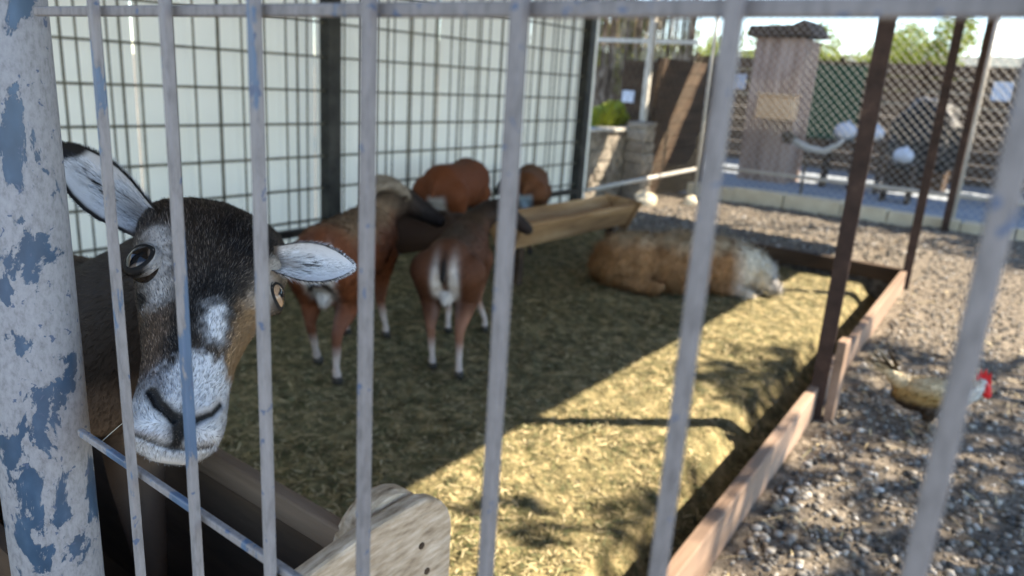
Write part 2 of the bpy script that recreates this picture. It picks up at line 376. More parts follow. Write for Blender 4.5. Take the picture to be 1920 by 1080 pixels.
# mesh fence on dark posts
root = empty('mesh_fence', (-3.8, 3, 0), 'welded wire mesh fence on dark posts in front of the pale sheeting wall', 'fence')
wm = MB()
for k_ in range(9):
    z = .08+.2*k_+(.08 if k_ else 0); wm.bar((0, -5.5, z+.03), (0, 3.2, z+.03), .013)
yy_ = -5.5; i = 0
while yy_ < 3.2:
    wm.bar((.009, yy_, .05), (.009+random.uniform(-.004, .004), yy_+random.uniform(-.008, .008), 2.3), .008); yy_ += .145; i += 1
wm.build('wire_mesh', M_MESHW, root)
wm = MB()
yy_ = -5.45
while yy_ < 3.2:
    wm.bar((-.10, yy_, .02), (-.10, yy_, 2.3), .010, .01); yy_ += .26+random.uniform(-.03, .03)
wm.build('rear_batten', M_MESHW, root)
for y in (-2.8, .2, 3.22):
    p = MB().box(-.045, .045, y-.05, y+.05, -.1, 2.4).build('fence_post', M_DKS, root, bevel=.004)
MB().bar((.03, -5.5, .33), (.03, 3.2, .33), .045).build('lower_rail', M_DKS, root)
# brown posts on the open right side, carried by the base board
bl = MB(); n = 26
for a, b in ((.9, 3.05), (3.06, 6.2)):
    bl.add([(bx(y)+sx*.02+random.uniform(-.003, .003), y, z) for y in (a, b) for sx, z in ((-1, -.155), (1, -.155), (1, .185), (-1, .185))],
           [(0, 1, 2, 3), (7, 6, 5, 4), (0, 4, 5, 1), (1, 5, 6, 2), (2, 6, 7, 3), (3, 7, 4, 0)])
tag(bl.build('base_board', M_BOARD, bevel=.006), 'long pale wooden board on edge between the straw pen and the gravel', 'board')
labs = ['nearest brown steel post, standing on the board between straw and gravel', 'middle brown steel post, at the far right corner of the straw pen']
for (x, y, s), lb in zip(((-.655, 3.16, .062), (-.795, 5.95, .060)), labs):
    b = MB().add([(sx*s/2, sy*s/2, z) for z in (-.1, 2.42) for sx, sy in ((-1, -1), (1, -1), (1, -.72), (-.72, -.72), (-.72, 1), (-1, 1))],
                 [(0, 1, 2, 3, 4, 5), (11, 10, 9, 8, 7, 6)]+[(i, (i+1) % 6, 6+(i+1) % 6, 6+i) for i in range(6)])
    r_ = empty('steel_post', (x, y, 0), lb, 'post', 'brown posts along the open side of the pen'); b.build('upright', M_RUST, r_, bevel=.002)
    if y < 4: MB().box(.04, .075, -.03, .05, -.09, .40).build('wooden_stake', M_BOARD, r_, bevel=.003)
r_ = empty('steel_post', (-.965, 9.2, 0), 'thin brown post farthest away, standing against the far kerb', 'post', 'brown posts along the open side of the pen')
MB().box(-.034, .034, -.034, .034, -.1, 2.5).build('upright', M_RUST, r_, bevel=.002)
tag(MB().bar((-2.6, 6.06, .10), (-.80, 6.2, .085), .07, .11).build('end_beam', M_DKW, bevel=.004), 'low dark brown beam closing the far end of the straw pen', 'beam')
# pen roof and added gate shade (above the picture)
def corr(name, x0, x1, y0, y1, z, m, label):
    P = []; n = int((x1-x0)/.04)
    for i in range(n+1):
        x = x0+(x1-x0)*i/n; zz = z+.018*sin(i*pi/2)
        P += [(x, y0, zz), (x, y1, zz), (x, y0, zz+.003), (x, y1, zz+.003)]
    F = []
    for i in range(n): a = 4*i; F += [(a, a+1, a+5, a+4), (a+2, a+6, a+7, a+3)]
    return tag(MB().add(P, F).build(name, m), label, 'roof')
corr('shed_roof', -4.0, .30, -.5, 9.2, 2.46, M_ROOF, 'corrugated metal roof over the left part of the straw pen')
corr('gate_shade', -.5, 1.9, .45, 2.45, 2.62, M_ROOF, 'small corrugated metal eave above the barred gate')  # out-of-view sheet added to keep the sun off the bars

# ------------------------------------------------------------------ front gate
o = MB().tube([(0, 0, -.1), (0, 0, 1.2), (0, 0, 2.44)], .0445, 40).build('gate_post', M_POST, smooth=True)
o.location = (-.825, .30, 0); tag(o, 'thick round post with peeling blue and white paint at the left edge', 'post')
root = empty('barred_gate', (0, .285, 0), 'narrow-barred metal gate with peeling blue-grey paint in front of the sheep', 'gate')
for k_ in range(-9, 6):
    x = -.602+.0978*(k_)
    if k_ < 0: continue
    xb = x; lean = random.uniform(-.002, .002)
    MB().bar((x+lean, 0, .12), (x-lean, 0, 1.95), .0073, .0073).build('bar', M_BAR if k_ < 3 else M_BARG, root, bevel=.0016)
for k_ in (6, 7):
    x = -.602+.0978*k_
    MB().bar((x, 0, .12), (x, 0, 1.95), .0082).build('bar', M_BARG, root, bevel=.0016)
MB().bar((-.72, 0.0095, 1.377), (.6, 0.0095, 1.384), .006, .0075).build('rail', M_BARG, root, bevel=.0015)
MB().bar((-.72, 0.0095, .990), (.6, 0.0095, .984), .006, .0075).build('rail', M_BAR, root, bevel=.0015)
MB().bar((-.72, 0.0, 1.955), (.6, 0.0, 1.955), .02).build('top_rail', M_BAR, root, bevel=.0015)
MB().bar((-.72, 0.0, .11), (.6, 0.0, .11), .02).build('bottom_rail', M_BAR, root, bevel=.0015)

# ------------------------------------------------------------------ feeder box at the gate
root = empty('feeder_box', (-.7, .6, 0), 'deep wooden feed box with a thick round-cornered end board behind the gate', 'feeder')
poly = [(-.30, .28), (-.30, .67)]
poly += [(-.24, .665), (.05, .705)]+[(.155+.09*cos(t), .622+.085*sin(t)) for t in np.linspace(pi/2, 0, 7)]+[(.245, .28)]
MB().prism(poly, 0, -.030, .0).build('end_board', M_OLDW, root, bevel=.006)
for y_, z_ in ((.17, .625), (.185, .57), (.205, .52), (.0, .60)): MB().tube([(-.002, y_, z_), (.0015, y_, z_)], .006, 12).build('knot', M_DKW, root)
poly2 = [(.135+.085*cos(t), .628+.088*sin(t)) for t in np.linspace(pi*.93, 0, 12)]+[(.22, .45), (.05, .45)]
MB().prism(poly2, 0, -.082, -.034).build('end_block', M_OLDW, root, bevel=.012)
MB().bar((-1.5, .075, .655), (-.034, .075, .650), .026, .05).build('rim', M_RIMW, root, bevel=.005)
MB().box(-1.5, -.034, .062, .088, .10, .628).build('back_board', M_DKW, root)
MB().box(-1.5, -.034, -.25, -.225, .10, .62).build('front_board', M_DKW, root)
MB().box(-1.5, -.034, -.224, .061, .24, .262).build('floor_board', M_DKW, root)
for x, y in ((-.08, -.2), (-.08, .035), (-1.45, -.2), (-1.45, .035)): MB().box(x-.025, x+.025, y-.02, y+.02, -.02, .10).build('leg', M_DKW, root)

# ------------------------------------------------------------------ long feeding trough
root = empty('feeding_trough', (-2.95, 4.3, 0), 'long pale wooden V-shaped feeding trough on legs beside the mesh fence', 'trough')
def tb(a, b, th=.03, wd=.17, tw=0): return MB().bar(a, b, th, wd, twist=tw)
a, b = (.05, -1.35, .345), (-.02, 1.5, .355)
MB().add([(x, y, z) for y, dx in ((-.42, .08), (1.12, .10)) for x, z in ((.0+dx, .26), (.03+dx, .25), (.12+dx, .42), (.09+dx, .435))], [(0, 1, 2, 3), (7, 6, 5, 4), (0, 4, 5, 1), (1, 5, 6, 2), (2, 6, 7, 3), (3, 7, 4, 0)]).build('front_plank', M_WOOD, root, bevel=.005)
MB().add([(x, y, z) for y, dx in ((-.42, .08), (1.12, .10)) for x, z in ((-.03+dx, .25), (-.001+dx, .258), (-.17+dx, .46), (-.20+dx, .45))], [(0, 1, 2, 3), (7, 6, 5, 4), (0, 4, 5, 1), (1, 5, 6, 2), (2, 6, 7, 3), (3, 7, 4, 0)]).build('back_plank', M_WOOD, root, bevel=.005)
for y in (-.45, 1.15): MB().add([(x, y+dy, z) for dy in (-.015, .015) for x, z in ((.07, .20), (.13, .20), (.25, .44), (-.10, .47))], [(0, 1, 2, 3), (7, 6, 5, 4), (0, 4, 5, 1), (1, 5, 6, 2), (2, 6, 7, 3), (3, 7, 4, 0)]).build('end_plank', M_WOOD, root, bevel=.004)
for y in (-.3, .95): MB().box(.065, .125, y-.03, y+.03, -.03, .248).build('leg', M_DKW, root, bevel=.003)

# ================================================================== THE HEAD AT THE BARS
HM = np.array([[.4645, -.4686, .7514], [.8248, .5378, -.1745], [-.3224, .7008, .6363]])
HO = np.array([-.7360, .4580, 1.1210]); HS = 1.12
def h2w(p): return np.asarray(p, float)@HM.T*HS+HO
def w2h(p): return (np.asarray(p, float)-HO)@HM/HS
ty = [-.181, -.177, -.169, -.155, -.14, -.11, -.08, -.05, -.02, .01, .04, .065, .088, .104, .112]
tw = [.013, .025, .036, .0415, .0425, .0405, .0425, .050, .060, .069, .076, .077, .071, .052, .008]
tf = [-.034, -.026, -.016, -.006, .001, .003, .004, .006, .008, .010, .006, -.004, -.020, -.036, -.048]
tb_ = [-.05, -.062, -.070, -.076, -.082, -.092, -.107, -.12, -.125, -.125, -.12, -.11, -.10, -.09, -.07]
NR, NS = 250, 170
ry = np.linspace(-.181, .112, NR)
def sm(t):
    v = np.interp(ry, ty, t); k = np.hanning(17); k /= k.sum(); return np.convolve(np.pad(v, 8, 'edge'), k, 'valid')
rw, rf, rb = sm(tw), sm(tf), sm(tb_)
th = np.linspace(0, 2*pi, NS, endpoint=False); c_, s_ = np.cos(th), np.sin(th)
ex = 2/2.35
xx = np.sign(c_)*np.abs(c_)**ex; zz = np.sign(s_)*np.abs(s_)**ex
Xh = rw[:, None]*xx[None]*(1-.16*np.maximum(s_, 0)[None]**2-.22*np.maximum(-s_, 0)[None])
Zh = (rf+rb)[:, None]/2+(rf-rb)[:, None]/2*zz[None]
Yh = np.repeat(ry[:, None], NS, 1)
HV = np.stack([Xh, Yh, Zh], -1).reshape(-1, 3)
def gs(d, r): return np.exp(-(d/r)**2)
def segd(P, a, b):
    a = np.array(a); b = np.array(b); d = b-a; t = np.clip(((P-a)@d)/(d@d), 0, 1); return np.linalg.norm(P-a-t[:, None]*d, axis=1)
EC = {-1: np.array((-.0600, .003, -.0275)), 1: np.array((.0575, .000, -.0280))}; ER = .0190
ED = {s: norm(np.array((s*.76, .06, .64))) for s in (-1, 1)}
HV[:, 0] *= np.where(HV[:, 0] > 0, 1+.075*gs(HV[:, 1]-.005, .045), 1)
x, y, z = HV.T; front = (z > -.045)
dz = np.zeros(len(HV)); dx = np.zeros(len(HV))
for s in (-1, 1):
    # brow ridge, cheek hollow, lip, nostril wing and slit
    dx += s*.007*gs(np.linalg.norm(HV-(s*.067, .028, -.018), axis=1), .022)
    dz += .005*gs(np.linalg.norm(HV-(s*.055, .028, -.005), axis=1), .02)
    dz -= .007*gs(np.linalg.norm(HV-(s*.046, -.034, -.005), axis=1), .020)
    dz += .0045*gs(np.linalg.norm(HV-(s*.020, -.139, .0), axis=1), .011)
    dz += .004*gs(np.linalg.norm(HV-(s*.024, -.168, -.015), axis=1), .014)
    P2 = HV[:, :2]
    d = np.minimum(segd(P2, (s*.0305, -.129), (s*.0235, -.1415)), segd(P2, (s*.0235, -.1415), (s*.008, -.1525)))
    dz -= np.where(front, .0070*gs(d, .0036), 0)
d = segd(HV[:, :2], (0, -.157), (0, -.171)); dz -= np.where(front, .003*gs(d, .0022), 0)
mouth_y = -.1735+8.0*x**2
dz -= np.where(front, .0045*gs(y-mouth_y, .0028)*(np.abs(x) < .036), 0)
dz += .004*gs(x, .02)*gs(y+.179, .007)
HV2 = HV+np.c_[dx, 0*dx, dz]
def opening(a, s):
    p, q = (.80, .72) if s < 0 else (.76, .60)
    return p*q/np.sqrt((q*np.cos(a))**2+(p*np.sin(a))**2)
def eye_polar(p, s):
    d, u, v = eye_frame(s); w_ = p-EC[s]; r = np.linalg.norm(w_, axis=1); w_ = w_/np.maximum(r, 1e-6)[:, None]
    return r, np.arccos(np.clip(w_@d, -1, 1)), np.arctan2(w_@v, w_@u), w_
def eye_frame(s):
    d = ED[s]; u = norm(np.cross((0, 1., 0), d)); v = np.cross(d, u); a = radians(-14*s)
    return d, u*cos(a)+v*sin(a), -u*sin(a)+v*cos(a)
for s in (-1, 1):
    r, ang, a, w_ = eye_polar(HV2, s); ao = opening(a, s)
    near = (r < ER*2.2) & (ang < 1.75)
    tgt = np.where(ang < ao+.10, ER*.86, np.maximum(r, ER*(1.10+.03*np.sin(a))))
    wt = np.where(ang < ao+.10, 1, np.clip((1.75-ang)/.35, 0, 1))*near
    HV2 = HV2+w_*((tgt-r)*wt)[:, None]
HF = [(i*NS+k, i*NS+(k+1) % NS, (i+1)*NS+(k+1) % NS, (i+1)*NS+k) for i in range(NR-1) for k in range(NS)]
HF += [tuple(range(NS))[::-1], tuple((NR-1)*NS+k for k in range(NS))]
def lid_shell(s):
    d, u, v = eye_frame(s); P = []; n = 44; rows = 12
    for j in range(rows):
        t = j/(rows-1)
        for k in range(n):
            a = 2*pi*k/n; ang = float(opening(a, s))+.42*t
            dirn = d*cos(ang)+(u*cos(a)+v*sin(a))*sin(ang)
            P.append(EC[s]+dirn*ER*(1.01+.11*sin(min(t*1.7, 1)*pi/2)-.10*max(0, t-.6)))
    return np.array(P), [(j*n+k, j*n+(k+1) % n, (j+1)*n+(k+1) % n, (j+1)*n+k) for j in range(rows-1) for k in range(n)]
# ears in head coordinates: base, axis, width direction
def px(x, y, d): return np.array([0, 0, CAMH])+d*(CF+(x-960)/FPX*CR-(y-540)/FPX*CU)
EARS = {-1: (px(280, 420, .868), px(98, 272, .862), norm(px(240, 330, .86)-px(170, 410, .86)), .0315, norm(-CF+.25*CR)),
        1: (px(512, 488, .880), px(664, 501, .900), norm(px(600, 455, .88)-px(596, 540, .87)), .0235, norm(-CF-.1*CR+.1*CU))}
def ear_grid(s, nu=60, nv=31, back=False):
    b, t, wd, W, nn = EARS[s]; ax = t-b; L = np.linalg.norm(ax); ax = ax/L; wd = norm(wd-ax*(wd@ax)); nn = norm(np.cross(ax, wd)); nn = nn if nn@(-CF) > 0 else -nn
    U, Vv = np.meshgrid(np.linspace(0, 1, nu), np.linspace(-1, 1, nv), indexing='ij'); U = U.ravel(); Vv = Vv.ravel()
    prof = np.interp(U, [0, .12, .3, .45, .6, .75, .87, .95, 1], [.62, .74, .94, 1.0, .95, .76, .50, .27, .05])
    curl = 1.25*(1-U)**1.1+.30
    P = b+ax*(U*L)[:, None]+wd*(Vv*prof*W)[:, None]+nn*((np.abs(Vv)**2.2-.55)*prof*W*curl)[:, None]
    if back: P = P-nn*.0022*(1-np.abs(Vv)**4)[:, None]
    return P, U, Vv, ax, wd, nn, nu, nv
body = MB()
body.add(h2w(HV2), HF)
for s in (-1, 1):
    P, F = lid_shell(s); body.add(h2w(P), F)
    Pf, U, Vv, ax, wd, nn, nu, nv = ear_grid(s); F = [(i*nv+j, (i+1)*nv+j, (i+1)*nv+j+1, i*nv+j+1) for i in range(nu-1) for j in range(nv-1)]
    body.add(Pf, F); Pb = ear_grid(s, back=True)[0]; body.add(Pb, [f[::-1] for f in F])
# skull back, neck, trunk and legs, fused
nb = MB()
hw = lambda *p: tuple(h2w(np.array(p)))
nb.ell(hw(0, .02, -.075), (.058, .06, .05))
nb.cap(hw(0, .02, -.085), .058, (-.93, .55, 1.07), .078); nb.cap((-.93, .55, 1.07), .078, (-1.13, .50, .91), .125)
nb.cap((-1.13, .50, .91), .135, (-1.42, .50, .86), .155); nb.cap((-1.42, .50, .86), .155, (-1.72, .50, .88), .145)
for sy in (-1, 1):
    for pts in ([(-1.17, .85, .08), (-1.20, .64, .046), (-1.17, .47, .028), (-1.17, .33, .020), (-1.16, .285, .025)],
                [(-1.78, .86, .10), (-1.70, .68, .062), (-1.86, .52, .030), (-1.83, .33, .021), (-1.82, .285, .025)]):
        for (x0, z0, r0), (x1, z1, r1) in zip(pts, pts[1:]): nb.cap((x0, .50+sy*.075, z0), r0, (x1, .50+sy*.075, z1), r1)
nb.cap((-1.86, .5, .92), .03, (-1.93, .5, .82), .018)
bm_ = fuse(nb, .009, 8)
body.add(verts_of(bm_), [tuple(p.vertices) for p in bm_.polygons])

def mixc(a, b, t): t = np.clip(t, 0, 1)[:, None]; return a*(1-t)+b*t
def head_col(Pw, rnd=True):
    h = w2h(Pw); x, y, z = h.T; n = len(h)
    q = h.copy()
    wob = .004*snoise(h*1.0, 60, 1); x = x+wob; y = y+.004*snoise(h, 55, 2)
    c = np.tile(np.array((.052, .038, .028)), (n, 1))                        # grey brown
    c = mixc(c, np.array((.16, .11, .07)), gs(y+.055, .03)*gs(np.abs(x)-.052, .016)*1.0)      # lighter cheeks
    c = mixc(c, np.array((.009, .008, .009)), gs(np.hypot(x-.020, (y-.055)*.8), .034)*1.5)       # black crown patch
    c = mixc(c, np.array((.010, .009, .009)), gs(np.hypot(x-.004, (y+.028)*.8), .026)*1.3)
    c = mixc(c, np.array((.012, .010, .009)), gs(segd(np.c_[x, y], (-.012, -.03), (-.024, -.10)), .0125)*1.2)
    c = mixc(c, np.array((.045, .03, .022)), gs(segd(np.c_[x, y], (-.052, -.06), (-.046, -.115)), .010))
    c = mixc(c, np.array((.13, .085, .055)), gs(segd(np.c_[x, y], (-.040, -.05), (-.034, -.11)), .007)*.9)
    pale = gs(segd(np.c_[x, y], (-.060, .030), (-.044, -.030)), .0105)*1.25     # pale streaks inside the eyes
    c = mixc(c, np.array((.62, .58, .54)), pale*(z > -.05))
    c = mixc(c, np.array((.58, .50, .41)), gs(segd(np.c_[x, y], (.060, .028), (.047, -.026)), .011)*1.3*(z > -.06))
    c = mixc(c, np.array((.34, .215, .11)), gs(segd(np.c_[x, y], (.043, -.035), (.036, -.115)), .013)*1.35)
    bl = gs(segd(np.c_[x, y], (.006, -.047), (.010, -.066)), .0085)*1.5
    c = mixc(c, np.array((.86, .87, .89)), bl)
    tw_ = np.clip((-.082-y-.004+1.1*np.minimum(x+.010, 0)-.7*np.maximum(x-.020, 0)+.007*snoise(h, 40, 12))*80, 0, 1)        # white muzzle
    c = mixc(c, np.array((.86, .87, .89)), tw_*np.clip((y+.32)*10, 0, 1))
    c = mixc(c, np.array((.20, .20, .22)), gs(np.hypot(x+.028, (y+.120)*.8), .011)*.9)
    c = mixc(c, np.array((.34, .33, .34)), gs(np.abs(x)-.040, .007)*tw_*.6)
    for s in (-1, 1):
        d = np.minimum(segd(q[:, :2], (s*.0305, -.129), (s*.0235, -.1415)), segd(q[:, :2], (s*.0235, -.1415), (s*.004, -.1545)))
        c = mixc(c, np.array((.16, .16, .17)), gs(d, .0080)*.5)
        c = mixc(c, np.array((.012, .011, .011)), gs(d/np.interp(np.abs(q[:, 0]), [0, .010, .020, .032], [1.3, .85, .95, 1.0] if s < 0 else [1.3, .8, .7, .6]), .0046 if s < 0 else .0032)*1.7)
        e = np.linalg.norm(h-EC[s]-ED[s]*ER, axis=1)
        c = mixc(c, np.array((.012, .010, .009)), gs(e-.002, .0145)*1.4)
        if s < 0: c = mixc(c, np.array((.012, .010, .009)), gs(segd(h[:, :2], (-.068, -.012), (-.056, -.033)), .0048)*1.4)
    c = mixc(c, np.array((.012, .011, .011)), gs(segd(q[:, :2], (0, -.158), (0, -.170)), .0050)*1.5)
    c = mixc(c, np.array((.010, .010, .010)), gs(np.hypot(q[:, 0]*.85, (q[:, 1]+.158)*.7), .0085)*1.5)
    c = mixc(c, np.array((.03, .028, .028)), gs(q[:, 1]-(-.1735+8.0*q[:, 0]**2), .0022)*(np.abs(q[:, 0]) < .034)*.9)
    side = np.clip((-z-.045)*40, 0, 1)*np.clip((y+.13)*30, 0, 1)
    c = mixc(c, np.array((.060, .042, .030)), side*.75)
    return c
def neck_col(P):
    c = np.tile(np.array((.013, .0085, .0065)), (len(P), 1))
    c = mixc(c, np.array((.15, .095, .06)), np.clip((.93-P[:, 2]+.03*snoise(P, 4, 3))*8, 0, 1)*np.clip((P[:, 0]+1.25)*8, 0, 1))
    return mixc(c, np.array((.13, .06, .03)), np.clip((-P[:, 0]-1.15)*5, 0, 1))
def ear_col(s, U, Vv, n):
    c = np.tile(np.array((.90, .90, .91)), (n, 1))
    c = mixc(c, np.array((.30, .27, .24)), gs(Vv+.15, .30)*gs(U-.55, .45)*.3)
    st = snoise(np.c_[U*2.2, Vv*2.6, np.zeros(n)+s], 1.0, 21)+.5*snoise(np.c_[U*3, Vv*9, np.zeros(n)+s], 1.0, 22)
    c = mixc(c, np.array((.02, .017, .015)), np.clip((st-.22)*5, 0, 1)*gs(Vv+.05, .42)*gs(U-.45, .28)*1.3)
    c = mixc(c, np.array((.33, .27, .23)), gs(Vv, .5)*gs(U-.12, .16)*.7)
    edge = np.abs(Vv)*1.0+.0
    lim = .93 if s > 0 else .86
    c = mixc(c, np.array((.014, .012, .012)), (edge-lim)*30)
    if s < 0: c = mixc(c, np.array((.014, .012, .012)), (U-.80-.10*(-Vv))*18)
    c = mixc(c, np.array((.16, .13, .11)), (.10-U)*14)
    return c
head = empty('sheep', (-1.4, .5, .26), 'brown sheep with white muzzle looking out through the gate bars, head close up', 'sheep')
ob = body.build('body', M_COAT, None, smooth=True); me = ob.data
V = verts_of(me); nH = len(HV2); nL = 44*12; nE = 60*31
col = neck_col(V); isneck = np.zeros(len(V), bool); isneck[nH+2*(nL+2*nE):] = True
hc = head_col(V[~isneck]); col[~isneck] = hc*.75
# blend neck into head colour close to the skull
k_ = nH
for s in (-1, 1):
    col[k_:k_+nL] = np.where((np.arange(nL)//44 < 6)[:, None], np.array((.010, .009, .008)), head_col(V[k_:k_+nL])*.8); k_ += nL
    Pf, U, Vv, *_ = ear_grid(s); col[k_:k_+nE] = ear_col(s, U, Vv, nE)*.7; col[k_+nE:k_+2*nE] = (.05, .04, .033); k_ += 2*nE
hn = w2h(V[isneck]); tblend = np.clip(1-(np.linalg.norm(hn-(0, .02, -.06), axis=1)-.075)/.05, 0, 1)
col[isneck] = mixc(col[isneck], np.array((.03, .022, .017)), tblend)
set_col(me, col)
ob.parent = head; ob.location = (1.4, -.5, -.26)
def under(o): o.parent = head; o.location = (1.4, -.5, -.26); return o
# --- head fur
hm = bpy.data.meshes.new('tmp'); hm.from_pydata(h2w(HV2).tolist(), [], HF[:-2]); hm.update()
lids = []
def frontness(Pc, Nc):
    h = w2h(Pc); return np.where(h[:, 2] > -.115, 1, .3)
P, Nn = sample(hm, 72000, frontness)
if (Nn*(P-h2w((0, -.05, -.06)))).sum(1).mean() < 0: Nn = -Nn
h = w2h(P); Nl = Nn@HM
D = np.c_[h[:, 0]*9, np.ones(len(h)), -.1*np.ones(len(h))]
low = np.clip((-.150-h[:, 1])*70, 0, 1); D = D*(1-low[:, None])+low[:, None]*np.c_[h[:, 0]*22, -1.0*np.ones(len(h)), .0*h[:, 0]]
D[:, 0] += .35*snoise(h, 14, 5); D[:, 1] += .25*snoise(h, 18, 6)
D = norm(D-Nl*(D*Nl).sum(1, keepdims=True))
D = D+Nl*(.30+.12*RNG.normal(size=(len(h), 1)))+RNG.normal(0, .13, D.shape)
L = .0052+.0030*np.clip((h[:, 1]+.02)*18, 0, 1)+.0008*RNG.normal(size=len(h)); L = np.clip(L*np.interp(h[:, 1], [-.19, -.13, -.05], [1.05, .8, .85]), .002, .02)
keep = np.ones(len(h), bool)
for s in (-1, 1):
    dd = np.linalg.norm(h-EC[s], axis=1); _, ang_, a_, _ = eye_polar(h, s); ao_ = opening(a_, s); keep &= ~((dd < ER*1.8) & (ang_ < ao_+.06)); L *= np.where(dd < ER*2.2, np.clip((ang_-ao_)/.9, .22, 1), 1)
    dn = np.minimum(segd(h[:, :2], (s*.0305, -.129), (s*.0235, -.1415)), segd(h[:, :2], (s*.0235, -.1415), (s*.006, -.1535))); L *= np.clip(dn/.009, .22, 1)
L *= np.clip(np.hypot(h[:, 0], h[:, 1]+.162)/.014, .25, 1)
col = head_col(P)
lum = col.mean(1); r_ = RNG.uniform(0, 1, len(h))
gr = ((r_ < .22+.14*snoise(h, 60, 9)) & (lum < .2))[:, None]; col = np.where(gr, col*3.0+np.array((.09, .078, .066)), col*.72)
dk = ((r_ > .84) & (lum > .25))[:, None]; col = np.where(dk, col*.35, col)
col = col*RNG.uniform(.7, 1.2, (len(h), 1))
Dw = D@HM.T
i = keep
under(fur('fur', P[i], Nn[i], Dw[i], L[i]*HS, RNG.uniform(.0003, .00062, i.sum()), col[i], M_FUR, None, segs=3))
bpy.data.meshes.remove(hm)
# --- lids fur (short), neck fur
lm = MB()
for s in (-1, 1): P_, F_ = lid_shell(s); lm.add(h2w(P_), F_)
tmpo = lm.build('tmp', None); P, Nn = sample(tmpo.data, 9000); bpy.data.objects.remove(tmpo)
h = w2h(P); sgn = np.where(h[:, 0] > 0, 1, -1); ctr = np.where(sgn[:, None] > 0, EC[1], EC[-1]); out = norm(h-ctr); dv = np.where(sgn[:, None] > 0, ED[1], ED[-1])
ang = np.arccos(np.clip((out*dv).sum(1), -1, 1)); k2 = ang > 1.05
D = norm(out-dv*(out*dv).sum(1, keepdims=True))+out*.35+RNG.normal(0, .15, out.shape); D[:, 1] += .3
col = head_col(P)*RNG.uniform(.7, 1.3, (len(P), 1)); L = np.clip((ang-.60)*.008, .0012, .0055)
under(fur('fur', P[k2], (out@HM.T)[k2], (D@HM.T)[k2], L[k2], np.full(k2.sum(), .0003), col[k2], M_FUR, None))
P, Nn = sample(bm_, 42000, lambda Pc, Nc: np.where(Pc[:, 0] > -1.28, 1, .12)*np.where(Pc[:, 2] > .7, 1, .1))
D = np.tile(norm(np.array((-.75, .05, -.55))), (len(P), 1)); D = D-Nn*(D*Nn).sum(1, keepdims=True)+Nn*.28+RNG.normal(0, .16, D.shape)
col = neck_col(P); hn = w2h(P); tbl = np.clip(1-(np.linalg.norm(hn-(0, .02, -.06), axis=1)-.075)/.05, 0, 1); col = mixc(col, np.array((.04, .03, .023)), tbl)
g = (RNG.uniform(0, 1, len(P)) < .25)[:, None]; col = np.where(g, col*1.6, col*.7)*RNG.uniform(.6, 1.3, (len(P), 1))
inside = (np.abs(hn[:, 0]) < .05) & (hn[:, 2] > -.11) & (hn[:, 1] < .07) & (hn[:, 1] > -.1)
i = ~inside
under(fur('fur', P[i], Nn[i], D[i], (RNG.uniform(.009, .016, len(P)))[i], np.full(i.sum(), .00055), col[i], M_FUR, None, segs=2))
bpy.data.meshes.remove(bm_)
# --- ear fur
for s in (-1, 1):
    Pg, U, Vv, ax, wd, nn, nu, nv = ear_grid(s)
    n = 15000 if s < 0 else 9000
    uu = RNG.uniform(.03, .99, n); vv = RNG.uniform(-1, 1, n)
    iu = uu*(nu-1); iv = (vv+1)/2*(nv-1); i0 = np.floor(iu).astype(int); j0 = np.clip(np.floor(iv).astype(int), 0, nv-2); i0 = np.clip(i0, 0, nu-2)
    G = Pg.reshape(nu, nv, 3); fu = (iu-i0)[:, None]; fv = (iv-j0)[:, None]
    P = G[i0, j0]*(1-fu)*(1-fv)+G[i0+1, j0]*fu*(1-fv)+G[i0, j0+1]*(1-fu)*fv+G[i0+1, j0+1]*fu*fv
    rim = np.abs(vv) > .88
    D = ax[None]*.9+wd[None]*(vv*.55)[:, None]+nn[None]*.22+RNG.normal(0, .10, (n, 3))
    D[rim] = ax*.8+wd*np.sign(vv[rim])[:, None]*.5+RNG.normal(0, .2, (rim.sum(), 3))
    Nm = np.tile(nn, (n, 1))-wd[None]*(vv*.5)[:, None]
    col = ear_col(s, uu, vv, n)*RNG.uniform(.72, 1.15, (n, 1)); d2 = (RNG.uniform(0, 1, n) < .16) & ~rim; col[d2] *= .25
    L = np.where(rim, .0045, RNG.uniform(.010, .020, n)*np.clip((1.08-uu)*1.6, .3, 1)*(1 if s < 0 else .8))
    under(fur('fur', P, norm(Nm), D, L, np.full(n, .00045), col, M_FUR, None, curl=.12, segs=3))
    # outside of the ear
    P2 = P[:4000]-nn*.003; under(fur('fur', P2, np.tile(-nn, (len(P2), 1)), ax[None]-nn*.2+RNG.normal(0, .12, (len(P2), 3)), np.full(len(P2), .006), np.full(len(P2), .0005), np.tile((.06, .05, .042), (len(P2), 1)), M_FUR, None))
